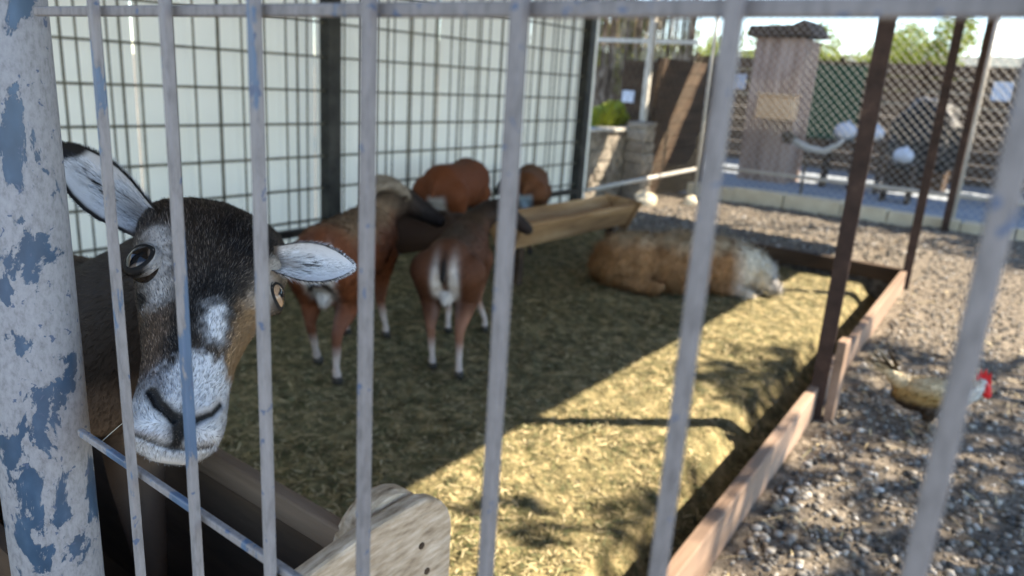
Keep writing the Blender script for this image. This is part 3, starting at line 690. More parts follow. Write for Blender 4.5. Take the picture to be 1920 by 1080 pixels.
# --- eyes
def eye_mat(name, iris, pw_, ph_):
    m, n, b = newmat(name); tc = N(n, 'ShaderNodeTexCoord'); sp = N(n, 'ShaderNodeSeparateXYZ'); n.links.new(tc.outputs['Object'], sp.inputs[0])
    def mth(op, a, b_=None, c__=None):
        q = N(n, 'ShaderNodeMath', operation=op)
        for i_, v_ in enumerate((a, b_, c__)):
            if v_ is None: continue
            if isinstance(v_, (int, float)): q.inputs[i_].default_value = v_
            else: n.links.new(v_, q.inputs[i_])
        return q.outputs[0]
    X_, Y_ = mth('ABSOLUTE', sp.outputs[0]), mth('ABSOLUTE', sp.outputs[1])
    r = mth('SQRT', mth('ADD', mth('POWER', X_, 2), mth('POWER', Y_, 2)))
    pup = mth('MAXIMUM', mth('SUBTRACT', X_, pw_), mth('SUBTRACT', Y_, ph_))       # horizontal slot
    nz = N(n, 'ShaderNodeTexNoise', i_Scale=700, i_Detail=4); n.links.new(tc.outputs['Object'], nz.inputs['Vector'])
    ir = ramp(n, [(.3, tuple(c*.6 for c in iris)), (.7, iris)], nz.outputs[0])
    edge = ramp(n, [(.0, (1, 1, 1)), (.0008*60, (1, 1, 1)), (.14, (0, 0, 0))], mth('MULTIPLY', pup, 60)); 
    m1 = N(n, 'ShaderNodeMixRGB'); n.links.new(edge.outputs[0], m1.inputs[0]); n.links.new(ir.outputs[0], m1.inputs[1]); m1.inputs[2].default_value = (.004, .004, .005, 1)
    rim = ramp(n, [(.74, (0, 0, 0)), (.84, (1, 1, 1))], mth('MULTIPLY', r, 56))
    m2 = N(n, 'ShaderNodeMixRGB'); n.links.new(rim.outputs[0], m2.inputs[0]); n.links.new(m1.outputs[0], m2.inputs[1]); m2.inputs[2].default_value = (.02, .013, .009, 1)
    n.links.new(m2.outputs[0], b.inputs['Base Color']); b.inputs['Roughness'].default_value = .06
    b.inputs['Specular IOR Level'].default_value = .5
    return m
for s, iris in ((-1, (.16, .125, .10)), (1, (.50, .32, .19))):
    d, u, v = eye_frame(s); e = MB().ell((0, 0, 0), (ER, ER, ER*1.0), nu=48, nv=32).build('eye', eye_mat('eye_%s' % ('dark' if s < 0 else 'amber'), iris, *((.0108, .0086) if s < 0 else (.0060, .0034))), None, smooth=True)
    Mw = np.stack([HM@u, HM@v, HM@d], 1)*HS; p = h2w(EC[s])
    e.parent = head; e.matrix_local = Matrix.Translation((1.4, -.5, -.26))@Matrix([[*Mw[i], p[i]] for i in range(3)]+[[0, 0, 0, 1]])
for x in (-1.16, -1.82):
    for y in (-.075, .075): under(MB().cap((x, .5+y, .29), .024, (x+.025, .5+y, .277), .018).build('hoof', M_HOOF, None, smooth=True))
# a straw caught by the neck
o = fur('straw', np.array([px(184, 834, .72)]), np.array([-CF]), np.array([px(250, 772, .74)-px(184, 834, .72)]), np.array([.047]), np.array([.0010]), np.array([(.6, .52, .38)]), M_STRAW, None, curl=.05, segs=4)
tag(o, 'single pale straw stalk caught between the post and the sheep', 'straw')

# ================================================================== SHEEP IN THE PEN
def sheep(loc, heading, label, colf, scale=1.0, head_pts=None, name='sheep', voxel=.0095, legs=None, horns=False, nfur=9000, furL=.012, fat=1.0, group='mouflon sheep feeding in the pen'):
    root = empty(name, loc, label, 'sheep', group, rz=heading)
    b = MB(); s = scale; f = fat
    b.cap((-.26, 0, .535), .135*f, (0, 0, .505), .150*f); b.cap((0, 0, .505), .150*f, (.27, 0, .52), .135*f); b.ell((-.30, 0, .54), (.13*f, .125*f, .135*f)); b.cap((.22, 0, .46), .12*f, (.34, 0, .50), .10*f)
    hp = head_pts or [(.40, 0, .60, .085), (.52, 0, .70, .065), (.57, 0, .735, .06), (.66, 0, .69, .045), (.72, 0, .655, .034)]
    prev = (.28, 0, .53, .115)
    for q in hp: b.cap(prev[:3], prev[3], q[:3], q[3]); prev = q
    lg = legs or {}
    for sy, nm in ((1, 'L'), (-1, 'R')):
        hx, hy = lg.get('h'+nm, (0, 0)); fx, fy = lg.get('f'+nm, (0, 0))
        H_ = [(-.31, .075, .50, .105), (-.245, .085, .36, .060), (-.36+hx*.5, .07+hy*.5, .245, .024), (-.345+hx*.9, .068+hy*.9, .10, .0155), (-.33+hx, .068+hy, .045, .020)]
        F_ = [(.24, .085, .44, .075), (.215+fx*.3, .085, .33, .044), (.235+fx*.6, .075, .205, .024), (.23+fx, .072+fy, .09, .0155), (.24+fx, .072+fy, .045, .020)]
        for chain in (H_, F_):
            for a, c in zip(chain, chain[1:]): b.cap((a[0], sy*a[1], a[2]), a[3], (c[0], sy*c[1], c[2]), c[3])
    b.ell((-.325, 0, .385), (.045, .034, .055))
    b.cap((-.42, 0, .57), .022, (-.455, 0, .50), .017)
    # ears
    e0, e1 = hp[-3][:3], hp[-2][:3]
    e0 = Vector(e0); ax = (Vector(e1)-e0).normalized(); sd = ax.cross(Vector((0, 0, 1))).normalized()
    for sg in (-1, 1): b.cap(e0+sd*sg*.045+Vector((0, 0, .03)), .016, e0+sd*sg*.125+Vector((0, 0, .035)), .010)
    me = fuse(b, voxel, 5); V = verts_of(me); set_col(me, colf(V)); me.materials.append(M_COAT); me.name = 'body'
    o = bpy.data.objects.new('body', me); C.objects.link(o); o.parent = root
    P, Nn = sample(me, nfur); D = np.tile((-.8, 0, -.6), (nfur, 1)); D = D-Nn*(D*Nn).sum(1, keepdims=True)+Nn*.3+RNG.normal(0, .2, D.shape)
    leg = P[:, 2] < .33
    fv_ = (1+.55*snoise(P, 5, 4))[:, None]
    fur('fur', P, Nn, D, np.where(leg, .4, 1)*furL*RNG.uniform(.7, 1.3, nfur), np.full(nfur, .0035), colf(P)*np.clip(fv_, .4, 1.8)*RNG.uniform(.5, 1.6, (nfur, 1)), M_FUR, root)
    for sy, nm in ((1, 'L'), (-1, 'R')):
        hx, hy = lg.get('h'+nm, (0, 0)); fx, fy = lg.get('f'+nm, (0, 0))
        MB().cap((-.33+hx, sy*(.068+hy), .035), .023, (-.305+hx, sy*(.068+hy), .018), .020).build('hoof', M_HOOF, root, smooth=True)
        MB().cap((.24+fx, sy*(.072+fy), .035), .022, (.265+fx, sy*(.072+fy), .018), .020).build('hoof', M_HOOF, root, smooth=True)
    eh = Vector(hp[-2][:3])
    for sg in (-1, 1): MB().ell(e0*.35+eh*.65+sd*sg*.046+Vector((0, 0, .018)), .011, nu=12, nv=8).build('eye', M_BLACK, root, smooth=True)
    root.scale = (s, s, s)
    return root, e0, ax, sd
def rump_cols(base, saddle, leg, patch=1.0, oval=False, dark=(.02, .013, .01), headc=(.03, .02, .016)):
    base, saddle, leg, dark, headc = map(np.array, (base, saddle, leg, dark, headc))
    def f(P):
        x, y, z = P.T; nz_ = snoise(P, 3.5, 7)*.03; c = np.tile(base, (len(P), 1))
        c = mixc(c, saddle, np.clip((z-.58+nz_)*14, 0, 1)*np.clip((x+.38)*6, 0, 1))
        c = mixc(c, dark, np.clip((x-.33+nz_)*10, 0, 1)*.75)
        c = mixc(c, headc, np.clip((x-.47)*14, 0, 1))
        c = mixc(c, np.array((.55, .50, .44)), np.clip((x-.645)*40, 0, 1)*np.clip((.64-z)*0+1, 0, 1)*.8)
        c = mixc(c, leg, np.clip((.34-z+nz_)*12, 0, 1))
        c = mixc(c, np.array((.70, .58, .50)), np.clip((.20-z)*14, 0, 1)*.85)
        back = np.clip((-x-.30)*14, 0, 1)
        c = mixc(c, np.array((.74, .67, .60))*patch, back*gs(np.abs(y)-.040, .020)*gs(z-.45, .10)*1.9)
        if oval:
            d = np.hypot(y/.034, (z-.385)/.06); c = mixc(c, np.array((.03, .02, .017)), back*np.clip((1.9-d)*4, 0, 1)*np.clip((d-1)*6, 0, 1)); c = mixc(c, np.array((.58, .55, .51)), back*np.clip((1.05-d)*6, 0, 1))
        else:
            c = mixc(c, np.array((.015, .012, .01)), back*gs(y, .014)*gs(z-.53, .06)*1.8)
            c = mixc(c, np.array((.62, .58, .53)), back*np.clip((1.1-np.hypot(y/.046, (z-.36)/.062))*6, 0, 1))
        return c
    return f
# ewe in the middle, seen from behind, head turned to the trough
r1, *_ = sheep((-2.305, 2.73, .0), radians(122), 'slim brown sheep seen from behind mid-pen, its head turned right to the trough',
      rump_cols((.10, .036, .015), (.055, .030, .015), (.26, .12, .07)), .97, fat=.92,
      head_pts=[(.40, -.03, .60, .085), (.50, -.09, .655, .066), (.535, -.14, .665, .062), (.56, -.24, .605, .046), (.57, -.31, .555, .033)],
      legs={'hL': (.02, -.01), 'hR': (-.06, .015), 'fR': (.06, .05), 'fL': (-.02, .0)})
# horned ram to its left
def ram_cols(P):
    c = rump_cols((.17, .052, .018), (.26, .17, .10), (.17, .065, .035), oval=True)(P); return c
r2, e0, ax, sd = sheep((-2.60, 2.30, 0), radians(121), 'horned reddish ram with a pale saddle, leftmost in the pen, seen from behind',
      ram_cols, 1.04, fat=1.08,
      head_pts=[(.40, -.01, .60, .10), (.50, -.06, .645, .085), (.545, -.10, .655, .072), (.59, -.20, .60, .052), (.61, -.28, .555, .038)],
      legs={'hL': (.18, .03), 'hR': (-.02, -.01), 'fR': (.02, .03), 'fL': (.0, .02)}, furL=.024, nfur=15000)
for sg in (-1, 1):
    pts = []; rad = []
    base = Vector(e0)+sd*sg*.035+Vector((0, 0, .05)); bk = -Vector(ax); bk.z = 0; bk.normalize()
    for i in range(26):
        t = i/25; a = t*3.9; R_ = .125*(1-.25*t)
        pts.append(base+bk*(R_*(1-cos(a)))*.9+Vector((0, 0, 1))*(R_*.62*sin(a)-.03)+sd*sg*(.02+.10*t)); rad.append(.031*(1-t)**.6*(1+.06*sin(i*2.6))+.004)
    MB().tube(pts, rad, 14).build('horn', M_HORN, r2, smooth=True)
# two at the back, behind the trough
def brown1(P):
    x, y, z = P.T; c = np.tile(np.array((.16, .045, .013)), (len(P), 1)); c = mixc(c, np.array((.13, .05, .02)), np.clip((x-.22)*6, 0, 1)); c = mixc(c, np.array((.02, .015, .012)), np.clip((y-.11)*14, 0, 1)*(x > .15)); c = mixc(c, np.array((.55, .5, .44)), gs(y-.25, .018)*(x > .2))
    c = mixc(c, np.array((.62, .56, .49)), np.clip((.50-z+.02*snoise(P, 4, 2))*30, 0, 1)*np.clip((-x-.30)*20, 0, 1)*np.clip((.07-np.abs(y+.01))*25, 0, 1)); c = mixc(c, np.array((.6, .54, .46)), gs(x-.47, .018)*gs(np.abs(y)-.05, .04))
    return mixc(c, np.array((.13, .06, .03)), np.clip((.33-z)*10, 0, 1))
dn = [(.36, .06, .56, .095), (.38, .16, .52, .075), (.37, .21, .50, .064), (.33, .29, .44, .048), (.30, .33, .39, .036)]
sheep((-3.50, 4.10, .0), radians(112), 'glossy red-brown sheep behind the trough, larger of the two against the mesh', brown1, 1.12, head_pts=dn, nfur=6000)
sheep((-3.50, 5.02, .0), radians(118), 'small pale brown sheep farthest back behind the trough, near the corner post', lambda P: brown1(P)*np.array((.95, 1.25, 1.5)), .98, head_pts=dn, nfur=4000, fat=.92)
sheep((-3.05, 3.10, .0), radians(62), 'dark brown sheep in shade between the ram and the slim brown sheep',
      lambda P: rump_cols((.045, .022, .013), (.05, .03, .02), (.16, .07, .03))(P), .86, head_pts=[(.40, .0, .55, .085), (.49, .02, .47, .062), (.52, .02, .43, .058), (.575, .03, .35, .043), (.60, .03, .29, .032)], nfur=5000)
# woolly sheep lying down
root = empty('sheep', (-2.07, 4.80, 0), 'tan long-woolled sheep lying on the straw with its back to the sun', 'sheep', rz=radians(34))
b = MB(); b.ell((-.28, 0, .15), (.32, .23, .21)); b.ell((.05, 0, .16), (.38, .24, .225)); b.ell((.33, .0, .165), (.27, .20, .195)); b.cap((.46, -.02, .20), .13, (.60, -.06, .155), .085); b.cap((.60, -.06, .155), .075, (.665, -.12, .075), .048)
b.cap((-.36, -.17, .06), .06, (-.15, -.25, .05), .05); b.cap((.30, -.16, .05), .05, (.48, -.20, .035), .03); b.cap((.585, .03, .20), .016, (.60, .10, .18), .010); b.cap((.57, -.12, .21), .016, (.555, -.20, .18), .012)
me = fuse(b, .014, 6)
def woolc(P):  # lighter top paints the sunlit rim of the back into the fleece
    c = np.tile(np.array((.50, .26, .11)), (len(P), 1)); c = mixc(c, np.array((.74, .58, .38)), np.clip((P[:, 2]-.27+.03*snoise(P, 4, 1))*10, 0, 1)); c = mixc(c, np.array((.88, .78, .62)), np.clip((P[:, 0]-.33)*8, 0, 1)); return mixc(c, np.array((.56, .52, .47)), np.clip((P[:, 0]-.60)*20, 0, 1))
V_ = verts_of(me); N_ = normals_of(me); V_ = V_+N_*(.016*snoise(V_, 3.2, 41)+.010*snoise(V_, 8, 42))[:, None]; me.vertices.foreach_set('co', V_.ravel()); me.update()
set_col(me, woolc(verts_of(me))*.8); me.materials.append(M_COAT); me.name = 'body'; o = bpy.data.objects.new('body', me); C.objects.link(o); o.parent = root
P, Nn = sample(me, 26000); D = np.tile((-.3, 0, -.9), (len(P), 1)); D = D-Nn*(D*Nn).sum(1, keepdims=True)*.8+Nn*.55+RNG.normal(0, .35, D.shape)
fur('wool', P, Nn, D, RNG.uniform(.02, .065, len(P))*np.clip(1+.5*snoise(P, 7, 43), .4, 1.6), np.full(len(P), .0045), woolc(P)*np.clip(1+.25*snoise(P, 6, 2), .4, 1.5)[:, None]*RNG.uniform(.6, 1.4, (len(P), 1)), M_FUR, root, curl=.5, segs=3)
for sg in (-1, 1): MB().ell((.645, -.085+sg*.045, .14), .010, nu=12, nv=8).build('eye', M_BLACK, root, smooth=True)

# ================================================================== ROOSTER
root = empty('rooster', (-.265, 3.36, .05), 'small buff rooster with a red comb pecking on the gravel', 'rooster', rz=radians(14))
root.scale = (1.18, 1.18, 1.18)
b = MB(); b.ell((-.02, 0, .125), (.105, .06, .062), Matrix.Rotation(radians(-12), 3, 'Y')); b.cap((.05, 0, .13), .048, (.115, 0, .165), .030); b.cap((.115, 0, .165), .028, (.135, 0, .20), .021); b.cap((-.10, 0, .15), .03, (-.15, 0, .185), .018)
b.cap((0, .03, .08), .028, (0, .032, .05), .014); b.cap((0, -.03, .08), .028, (0, -.032, .05), .014)
me = fuse(b, .005, 4)
def rc(P):
    c = np.tile(np.array((.42, .27, .10)), (len(P), 1)); c = mixc(c, np.array((.06, .04, .025)), np.clip((.12-P[:, 2])*40, 0, 1)); c = mixc(c, np.array((.72, .58, .36)), np.clip((P[:, 2]-.14)*30, 0, 1)*(P[:, 0] < .07)); c = mixc(c, np.array((.85, .82, .74)), np.clip((P[:, 0]-.075)*50, 0, 1))
    return mixc(c, np.array((.02, .018, .016)), np.clip((P[:, 0]-.035)*50, 0, 1)*np.clip((.135-P[:, 2])*50, 0, 1))
set_col(me, rc(verts_of(me))); me.materials.append(M_COAT); me.name = 'body'; o = bpy.data.objects.new('body', me); C.objects.link(o); o.parent = root
P, Nn = sample(me, 2600); D = np.tile((-.9, 0, -.3), (len(P), 1)); D = D-Nn*(D*Nn).sum(1, keepdims=True)+Nn*.2+RNG.normal(0, .12, D.shape)
fur('feathers', P, Nn, D, RNG.uniform(.014, .026, len(P)), np.full(len(P), .007), rc(P)*RNG.uniform(.55, 1.35, (len(P), 1)), M_FUR, root, curl=.1)
n = 26; tz = RNG.uniform(-1, 1, n); P = np.tile((-.13, 0, .175), (n, 1))+RNG.normal(0, .008, (n, 3)); D = np.c_[-.75+.25*RNG.uniform(-1, 1, n), .22*tz, .55+.3*RNG.uniform(-1, 1, n)]
pal = np.array([(.05, .035, .02), (.45, .33, .18), (.62, .52, .36)])
fur('tail', P, np.tile((0, 1., .2), (n, 1)), D, RNG.uniform(.07, .13, n), np.full(n, .016), pal[RNG.integers(0, 3, n)], M_FUR, root, curl=.2, segs=4)
M_RED = mat('comb_red', [(.3, (.55, .012, .015)), (.7, (.80, .03, .03))], 40, .45, .2)
poly = [(.112, .212), (.108, .236), (.118, .228), (.123, .252), (.131, .233), (.139, .256), (.146, .233), (.156, .244), (.158, .222), (.164, .205), (.150, .195)]
MB().prism(poly, 1, -.007, .007).build('comb', M_RED, root, bevel=.002)
for sg in (-1, 1): MB().cap((.152, sg*.010, .192), .011, (.156, sg*.011, .168), .013).build('wattle', M_RED, root, smooth=True)
MB().ell((.138, 0, .200), (.021, .0195, .017)).build('face', M_RED, root, smooth=True)
MB().tube([(.152, 0, .198), (.172, 0, .192), (.184, 0, .183)], [.008, .0055, .001], 8).build('beak', M_HORN, root, smooth=True)
for sg in (-1, 1):
    l = MB(); l.tube([(0, sg*.032, .06), (.005, sg*.032, .006)], .0045, 8)
    for a in (-.5, 0, .5): l.tube([(.005, sg*.032, .006), (.005+.035*cos(a), sg*.032+.035*sin(a), .003)], .003, 6)
    l.build('leg', M_HORN, root, smooth=True)


# ================================================================== BEYOND THE PEN
def chain(root, ax0, ax1, z0, z1, pitch=.095, wd=.0042, mt=None):
    """woven diagonal wires between two points of the ground line, in the frame of root"""
    a = Vector(ax0); b = Vector(ax1); d = (b-a); L = d.length; d.normalize(); nrm = d.cross(Vector((0, 0, 1))); H = z1-z0
    m = MB(); t = -H
    while t < L:
        for sg in (1, -1):
            s0, s1 = (t, t+H); q0, q1 = 0.0, H
            lo = max(s0, 0); hi = min(s1, L)
            if hi-lo > .02:
                za, zb = (z0+(lo-s0), z0+(hi-s0)) if sg > 0 else (z1-(lo-s0), z1-(hi-s0))
                o_ = nrm*.003*sg; pa = a+d*lo+o_; pb = a+d*hi+o_; m.tube([(pa.x, pa.y, za), (pb.x, pb.y, zb)], wd/2, 4, cap=False)
        t += pitch
    return m.build('chain_link', mt or M_CHAIN, root)
root = empty('chain_link_fence', (-3.8, 9.5, 0), 'tall chain-link fence standing on the kerb at the far end of the gravel', 'fence')
chain(root, (0, 0, 0), (8.5, .1, 0), .08, 2.5)
MB().tube([(0, 0, .375), (8.5, .1, .43)], .024, 10).build('mid_rail', M_PALE, root, smooth=True)
MB().tube([(0, 0, 2.5), (8.5, .1, 2.5)], .022, 10).build('top_rail', M_PALE, root, smooth=True)
for x in (.03, 2.85, 5.7, 8.5): MB().tube([(x, x*.012, 0), (x, x*.012, 2.52)], .026, 10).build('fence_post', M_PALE, root, smooth=True)
MB().box(.0, .012, -.0, .01, 0, .02)
root = empty('chain_link_fence', (-3.8, 6.4, 0), 'chain-link fence with a low rail running from the pen corner to the far kerb', 'fence')
chain(root, (0, 0, 0), (.0, 3.05, 0), .05, 2.5, pitch=.14, wd=.003, mt=M_MESHW)
MB().tube([(0, 0, .31), (0, 2.62, .37)], .022, 10).build('mid_rail', M_CHAIN, root, smooth=True)
MB().tube([(0, 2.72, -.05), (0, 2.72, 2.5)], .024, 10).build('fence_post', M_PALE, root, smooth=True)

# low stone wall with pale capping, sunlit end
root = empty('stone_wall', (-4.6, 8.2, 0), 'low rough stone wall with a pale cap beside the pen corner', 'wall')
def stonewall(x0, x1, y0, y1, z0, z1, rs=.16):
    m = MB(); z = z0
    while z < z1-.02:
        hz = min(random.uniform(.10, .17), z1-z); y = y0
        while y < y1-.03:
            l = min(random.uniform(.14, .32), y1-y)
            m.box(x0, x1, y+.006, y+l-.006, z+.005, z+hz-.005, jit=.016); y += l
        z += hz
    return m
stonewall(-.25, .12, -1.2, .52, -.1, .78).build('stonework', M_STONE, root, bevel=.02)
MB().box(-.22, .09, -1.18, .5, -.1, .77).build('core', M_STONE, root)
MB().box(-.28, .15, -1.22, .55, .79, .83).build('cap', M_PALE, root, bevel=.008)
root = empty('stone_pillar', (-4.33, 8.45, 0), 'sunlit rough stone pillar at the end of the low wall', 'pillar')
stonewall(-.13, .13, -.10, .20, -.1, .92).build('stonework', M_STONE, root, bevel=.02)
MB().box(-.10, .10, -.07, .17, -.1, .90).build('core', M_STONE, root)
MB().box(-.035, .035, .02, .09, .92, 2.5).build('pale_post', M_PALE, root, bevel=.006)
# rocks at the foot
for i, (x, y, r, lb) in enumerate(((-3.95, 8.05, .13, 'larger sunlit boulder at the foot of the stone pillar'), (-3.60, 8.55, .10, 'smaller sunlit boulder lying before the fence corner post'))):
    bm = bmesh.new(); bmesh.ops.create_icosphere(bm, subdivisions=3, radius=r)
    for v in bm.verts: v.co *= 1+.35*noise.noise(v.co*9+Vector((i*7, 0, 0))); v.co.z *= .75
    me = bpy.data.meshes.new('boulder'); bm.to_mesh(me); bm.free(); me.materials.append(M_KERB); o = bpy.data.objects.new('boulder', me); C.objects.link(o); o.location = (x, y, r*.4); tag(o, lb, 'boulder', 'boulders by the fence corner')
# plank shed wall facing the sun, partly shaded by a slab added out of view
root = empty('plank_shed', (-4.25, 9.2, 0), 'dark plank shed wall with a sunlit patch behind the fence corner post', 'shed')
for j in range(11):
    z = -.05+j*.158
    MB().box(-.05, .0+random.uniform(-.004, .004), -.55, 1.3, z, z+.150).build('plank', M_DKW, root)
MB().box(-1.3, -.051, .9, 1.3, -.05, 1.68).build('side_wall', M_DKW, root)
MB().box(-1.4, 2.1, .45, 1.10, 2.62, 2.66).build('roof', M_ROOF, root)  # unseen slab, placed to cast the slanting shade edge on the planks
# mottled reed screen and planting behind the low wall
root = empty('reed_screen', (-5.9, 10.2, 0), 'tall mottled brown reed screen beyond the low stone wall', 'screen')
m = MB(); M_REED = mat('reed', [(.36, (.05, .035, .025)), (.5, (.16, .115, .08)), (.64, (.50, .42, .33))], 9, .9, .3, 40, stretch=(1, 1, .35))
for i in range(150): x = -1.4+i*.0187; m.tube([(x, random.uniform(-.02, .02), -.1), (x+random.uniform(-.02, .02), random.uniform(-.02, .02), 2.45+random.uniform(-.08, .1))], .011, 5)
m.build('reeds', M_REED, root)
for z in (.6, 1.95): MB().bar((-1.45, -.045, z), (1.45, -.045, z), .03, .06).build('batten', M_PALE, root)
def sign(x, y, z, w_, h_, lb, m_=None, tilt=0):
    r = empty('sign', (x, y, z), lb, 'sign', 'small pale boards beyond the fence'); r.rotation_euler = (0, tilt, 0)
    MB().box(-w_/2, w_/2, -.012, .012, -h_/2, h_/2).build('board', m_ or M_WHITE, r, bevel=.01); 
    MB().box(-.015, .015, .013, .03, -z-.05, 0).build('stake', M_DKW, r) if z < 1.2 else MB().box(-.04, .04, .013, .05, -.04, .04).build('bracket', M_DKW, r)
def pw(x, y, Y): # point seen along a known line, at distance row Y (used once to read off places)
    d = CF+(x-960)/FPX*CR-(y-540)/FPX*CU; t = Y/d[1]; return d[0]*t, Y, CAMH+d[2]*t
sign(*pw(1178, 181, 10.1), .20, .17, 'small white board hanging on the mottled reed screen')
sign(*pw(1382, 153, 11.5), .27, .22, 'white board left of the plywood box, on the timber hut')
sign(*pw(1880, 172, 13.0), .26, .26, 'small white board at the far right in front of the timber wall')
for i, (x, y, Y, s, lb) in enumerate(((1585, 247, 12.6, .34, 'pale blue feed sack left of the tallest brown post'), (1640, 250, 12.6, .28, 'pale blue feed sack just right of the nearest brown post'), (1694, 292, 11.8, .27, 'lowest pale blue feed sack, standing on the yard floor'))):
    X_, Y_, Z_ = pw(x, y, Y); r = empty('feed_sack', (X_, Y_, 0), lb, 'sack', 'pale sacks in the far yard')
    m = MB(); m.ell((0, 0, Z_), (s/2, s*.35, s*.42)); m.cap((0, 0, Z_+s*.3), s*.12, (s*.1, 0, Z_+s*.45), s*.07)
    m.build('sack', M_WHITE, r, smooth=True)
    if Z_ > .3: MB().box(-s*.7, s*.7, -.2, .2, Z_-s*.45, Z_-s*.40).build('shelf', M_DKW, r); [MB().box(q*s*.6-.02, q*s*.6+.02, -.15, .15, -.03, Z_-s*.45).build('leg', M_DKW, r) for q in (-1, 1)]
# timber hut with the plywood nest box
X0, Y0, _ = pw(1400, 200, 12.2); X1 = pw(1492, 200, 12.2)[0]
root = empty('timber_hut', ((X0+X1)/2, 12.5, 0), 'tall narrow brown timber hut with a peaked roof beyond the chain-link fence', 'hut')
M_HUT = mat('hut_boards', [(.3, (.22, .14, .10)), (.5, (.42, .29, .22)), (.7, (.60, .46, .37))], 5, .85, .4, 20, stretch=(1.5, 1.5, .2))
hw_ = (X1-X0)/2
for i in range(6): MB().box(-hw_+i*hw_/3+.004, -hw_+(i+1)*hw_/3-.004, -.3, -.27-random.uniform(0, .01), -.03, 2.18).build('board', M_HUT, root)
MB().box(-hw_, hw_, -.268, .5, -.03, 2.17).build('wall', M_HUT, root)
MB().prism([(-hw_-.1, 2.18), (hw_+.12, 2.22), (hw_*.9, 2.44), (hw_*.5, 2.36), (-hw_-.08, 2.34)], 1, -.45, .6).build('roof', M_DKW, root)
X_, Y_, Z_ = pw(1456, 201, 12.0)
r = empty('nest_box', (X_, 12.03, Z_), 'pale orange plywood box fixed to the front of the timber hut', 'box')
MB().box(-.27, .27, -.17, .16, -.18, .16).build('box_body', M_CRATE, r, bevel=.01); MB().box(-.29, .29, -.20, .16, .165, .20).build('lid', M_CRATE, r, bevel=.005)
M_TIMB = mat('timber', [(.3, (.07, .045, .03)), (.7, (.17, .115, .08))], 4, .85, .4, 30, stretch=(.2, 1, 1))
# far timber wall with green netting
root = empty('timber_wall', (-2.5, 16, 0), 'long dark brown horizontal timber wall closing the far yard', 'wall')
for j in range(9): MB().box(-9, 9, random.uniform(-.01, .01), .05, -.16+j*.245, .075+j*.245).build('plank', M_TIMB, root)
for i in range(13): MB().box(-9+i*1.5-.05, -9+i*1.5+.05, -.07, -.012, -.16, 2.1).build('stud', M_DKW, root)
xa = pw(1488, 150, 15.85)[0]; xb = pw(1622, 150, 15.85)[0]
o = MB().box(xa, xb, 15.78, 15.84, .55, 1.95).build('netting_panel', M_GREENP); tag(o, 'dark green netting panel hung on the far timber wall', 'panel')
root = empty('yard_shade', (-3, 13.4, 4.0), 'unseen corrugated sheet added to shade the far concrete yard', 'roof')  # added above the view only to darken the yard floor
P_ = []; n_r = 160
for i in range(n_r+1): x = -7+i*.0875; q = .02*sin(i*pi/2); P_ += [(x, -1.7, q), (x, 2.3, q)]
MB().add(P_, [(2*i, 2*i+1, 2*i+3, 2*i+2) for i in range(n_r)]).build('shade_sheet', M_ROOF, root)
# black covered heap
X_, Y_, Z_ = pw(1742, 235, 14.0)
root = empty('covered_heap', (X_, 14, 0), 'large black plastic-covered heap in front of the timber wall', 'heap')
bm = bmesh.new(); bmesh.ops.create_icosphere(bm, subdivisions=4, radius=1)
for v in bm.verts: v.co = Vector((v.co.x*.55, v.co.y*.5, v.co.z*.65))*(1+.22*noise.noise(v.co*2.6))
me = bpy.data.meshes.new('cover'); bm.to_mesh(me); bm.free(); me.materials.append(M_BLACK); o = bpy.data.objects.new('cover', me); C.objects.link(o); o.parent = root; o.location = (0, 0, .75)
MB().box(-.4, .4, -.3, .3, -.03, .3).build('pallet', M_DKW, root)
root = empty('lean_to', (1.2, 13.6, 0), 'dark lean-to shed at the right edge of the far yard', 'shed')
MB().prism([(-1.15, 1.55), (-.55, 2.25), (.4, 2.9), (2.2, 2.9), (2.2, -.1), (-.8, -.1), (-1.0, 1.2)], 1, 0, 1.6).build('wall', M_DKW, root)
MB().prism([(-1.3, 1.5), (.4, 2.98), (.4, 3.04), (-1.34, 1.56)], 1, -.3, 1.8).build('roof', M_BLACK, root)
# curved pale branch on the yard floor
A_ = [pw(x, y, Y) for x, y, Y in ((1478, 258, 11.0), (1492, 266, 11.0), (1515, 278, 11.0), (1545, 284, 11.0), (1570, 272, 11.05), (1583, 262, 11.1))]
root = empty('fallen_branch', (A_[0][0], 11, 0), 'curved pale branch with a brown root end propped in the far yard', 'branch')
off = Vector((A_[0][0], 11, 0)); pts = [Vector(p)-off for p in A_]
MB().tube(pts, [.03, .045, .05, .045, .035, .02], 10).build('limb', M_PALE, root, smooth=True)
m = MB(); m.ell(pts[0], (.10, .09, .09)); [m.cap(pts[0], .03, pts[0]+Vector((random.uniform(-.14, .14), random.uniform(-.1, .1), random.uniform(-.02, .14))), .012) for i in range(6)]
m.build('root_end', M_BARK, root, smooth=True)
MB().tube([pts[2], pts[2]+Vector((0, 0, -pts[2].z-.03))], .02, 8).build('prop', M_BARK, root)

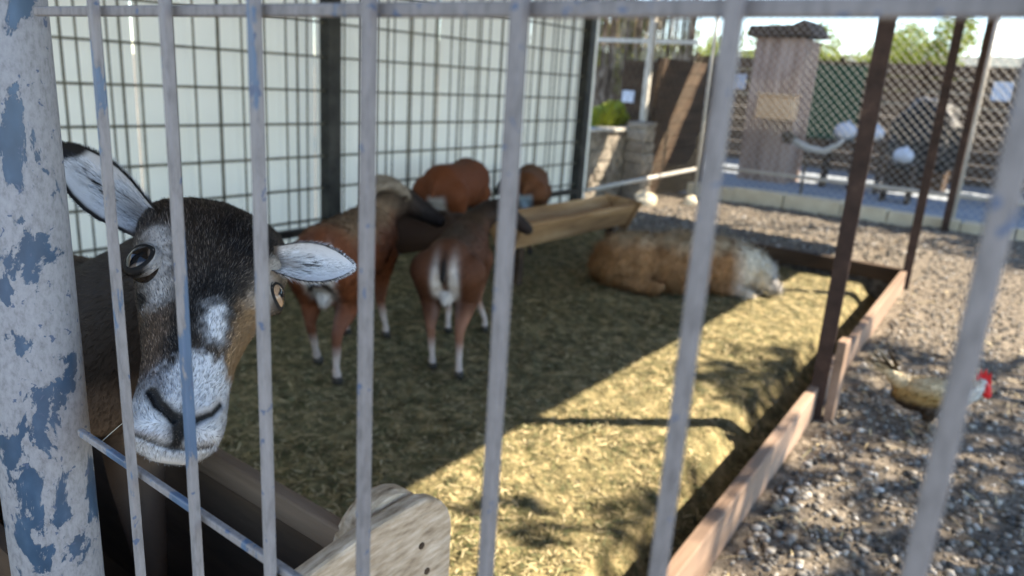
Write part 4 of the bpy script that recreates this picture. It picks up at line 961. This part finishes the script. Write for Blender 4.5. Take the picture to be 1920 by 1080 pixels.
# ------------------------------------------------------------------ trees and plants
def leaf_cloud(blobs, n, size):
    cs = np.array([b_[:3] for b_ in blobs]); rs = np.array([b_[3] for b_ in blobs]); w_ = rs**2.2; idx = RNG.choice(len(blobs), n, p=w_/w_.sum())
    d = norm(RNG.normal(size=(n, 3))); r = rs[idx]*RNG.uniform(.45, 1.08, n)**.6; P = cs[idx]+d*r[:, None]
    keep = snoise(P, 1.1, 8) > -.25; P = P[keep]; n = len(P)
    a = norm(RNG.normal(size=(n, 3))); b_ = norm(np.cross(a, RNG.normal(size=(n, 3)))); s = size*RNG.uniform(.6, 1.3, (n, 1))
    V = np.stack([P-a*s, P+b_*s*.45, P+a*s, P-b_*s*.45], 1).reshape(-1, 3); F = np.arange(4*n).reshape(-1, 4)
    return V, F
def tree(x, y, h, cr, blobs_n, nleaf, size, m, label, group=None, trunk=.12, z0=-.15, open_=1.0, extra=()):
    root = empty('tree', (x, y, z0), label, 'tree', group); rs = random.Random(int(x*10+y))
    t = MB(); top = Vector((rs.uniform(-.2, .2)*h*.1, 0, h*.62)); t.tube([(0, 0, 0), (.02*h, 0, h*.3), top], [trunk, trunk*.75, trunk*.5], 10)
    bl = []
    for i in range(blobs_n):
        a = rs.uniform(0, 2*pi); rr = cr*rs.uniform(.25, .85); z = h*rs.uniform(.5, .92); p = Vector((rr*cos(a), rr*sin(a), z)); bl.append((*p, cr*rs.uniform(.22, .42)*open_))
        t.tube([Vector((0, 0, h*rs.uniform(.3, .55))), p*.6+Vector((0, 0, z*.1)), p], [trunk*.35, trunk*.2, trunk*.08], 6)
    for e_ in extra: bl.append(e_); t.tube([Vector((0, 0, h*.5)), Vector(e_[:3])*.6+Vector((0, 0, e_[2]*.35)), Vector(e_[:3])], [trunk*.35, trunk*.2, .015], 6)
    t.build('trunk', M_BARK, root, smooth=True); V, F = leaf_cloud(bl, nleaf, size); mesh_np('crown', V, F, m, root, smooth=False)
tree(-6.9, 40, 5.3, 2.3, 16, 16000, .09, M_LEAF, 'bright yellow-green tree rising above the far timber wall, right of the nearest brown post', 'trees beyond the yard')
tree(-13.5, 42, 4.4, 3.2, 18, 14000, .10, M_LEAF, 'lower yellow-green tree above the far wall just left of the nearest brown post', 'trees beyond the yard')
tree(-17.5, 40, 4.0, 3.0, 16, 12000, .10, M_LEAF, 'yellow-green tree beside the peaked roof of the timber hut', 'trees beyond the yard')
tree(-10.2, 44, 3.5, 2.6, 14, 9000, .10, M_LEAF, 'smallest yellow-green tree seen just behind the nearest brown post', 'trees beyond the yard')
tree(-8.0, 14.6, 3.1, 1.1, 14, 9000, .06, M_LEAF, 'bright green leafy tree above the plank shed, behind the fence corner', None, trunk=.06)
# shade tree to the right (outside the picture), dapples the gravel
tree(4.65, 6.35, 5.6, 2.2, 28, 22000, .075, M_LEAFD, 'broad shade tree beside the gravel run to the right of the pen', None, trunk=.14, open_=.85, extra=((-2.75, -1.75, 4.2, .17),))
tree(3.3, 11.2, 5.5, 1.9, 24, 11000, .08, M_LEAFD, 'dark leafy tree beyond the kerb to the right of the yard', None, trunk=.12, open_=.85)
root = empty('shrub', (-4.75, 8.6, .83), 'bright green leafy plant on the cap of the low stone wall', 'plant')
V, F = leaf_cloud([(0, -.35, .12, .14), (0, -.1, .15, .16), (-.02, -.6, .09, .12), (0, .1, .10, .10)], 2600, .03); mesh_np('leaves', V, F, M_LEAF, root, smooth=False)
MB().tube([(0, -.2, -.03), (0, -.2, .15)], .01, 6).build('stem', M_BARK, root)
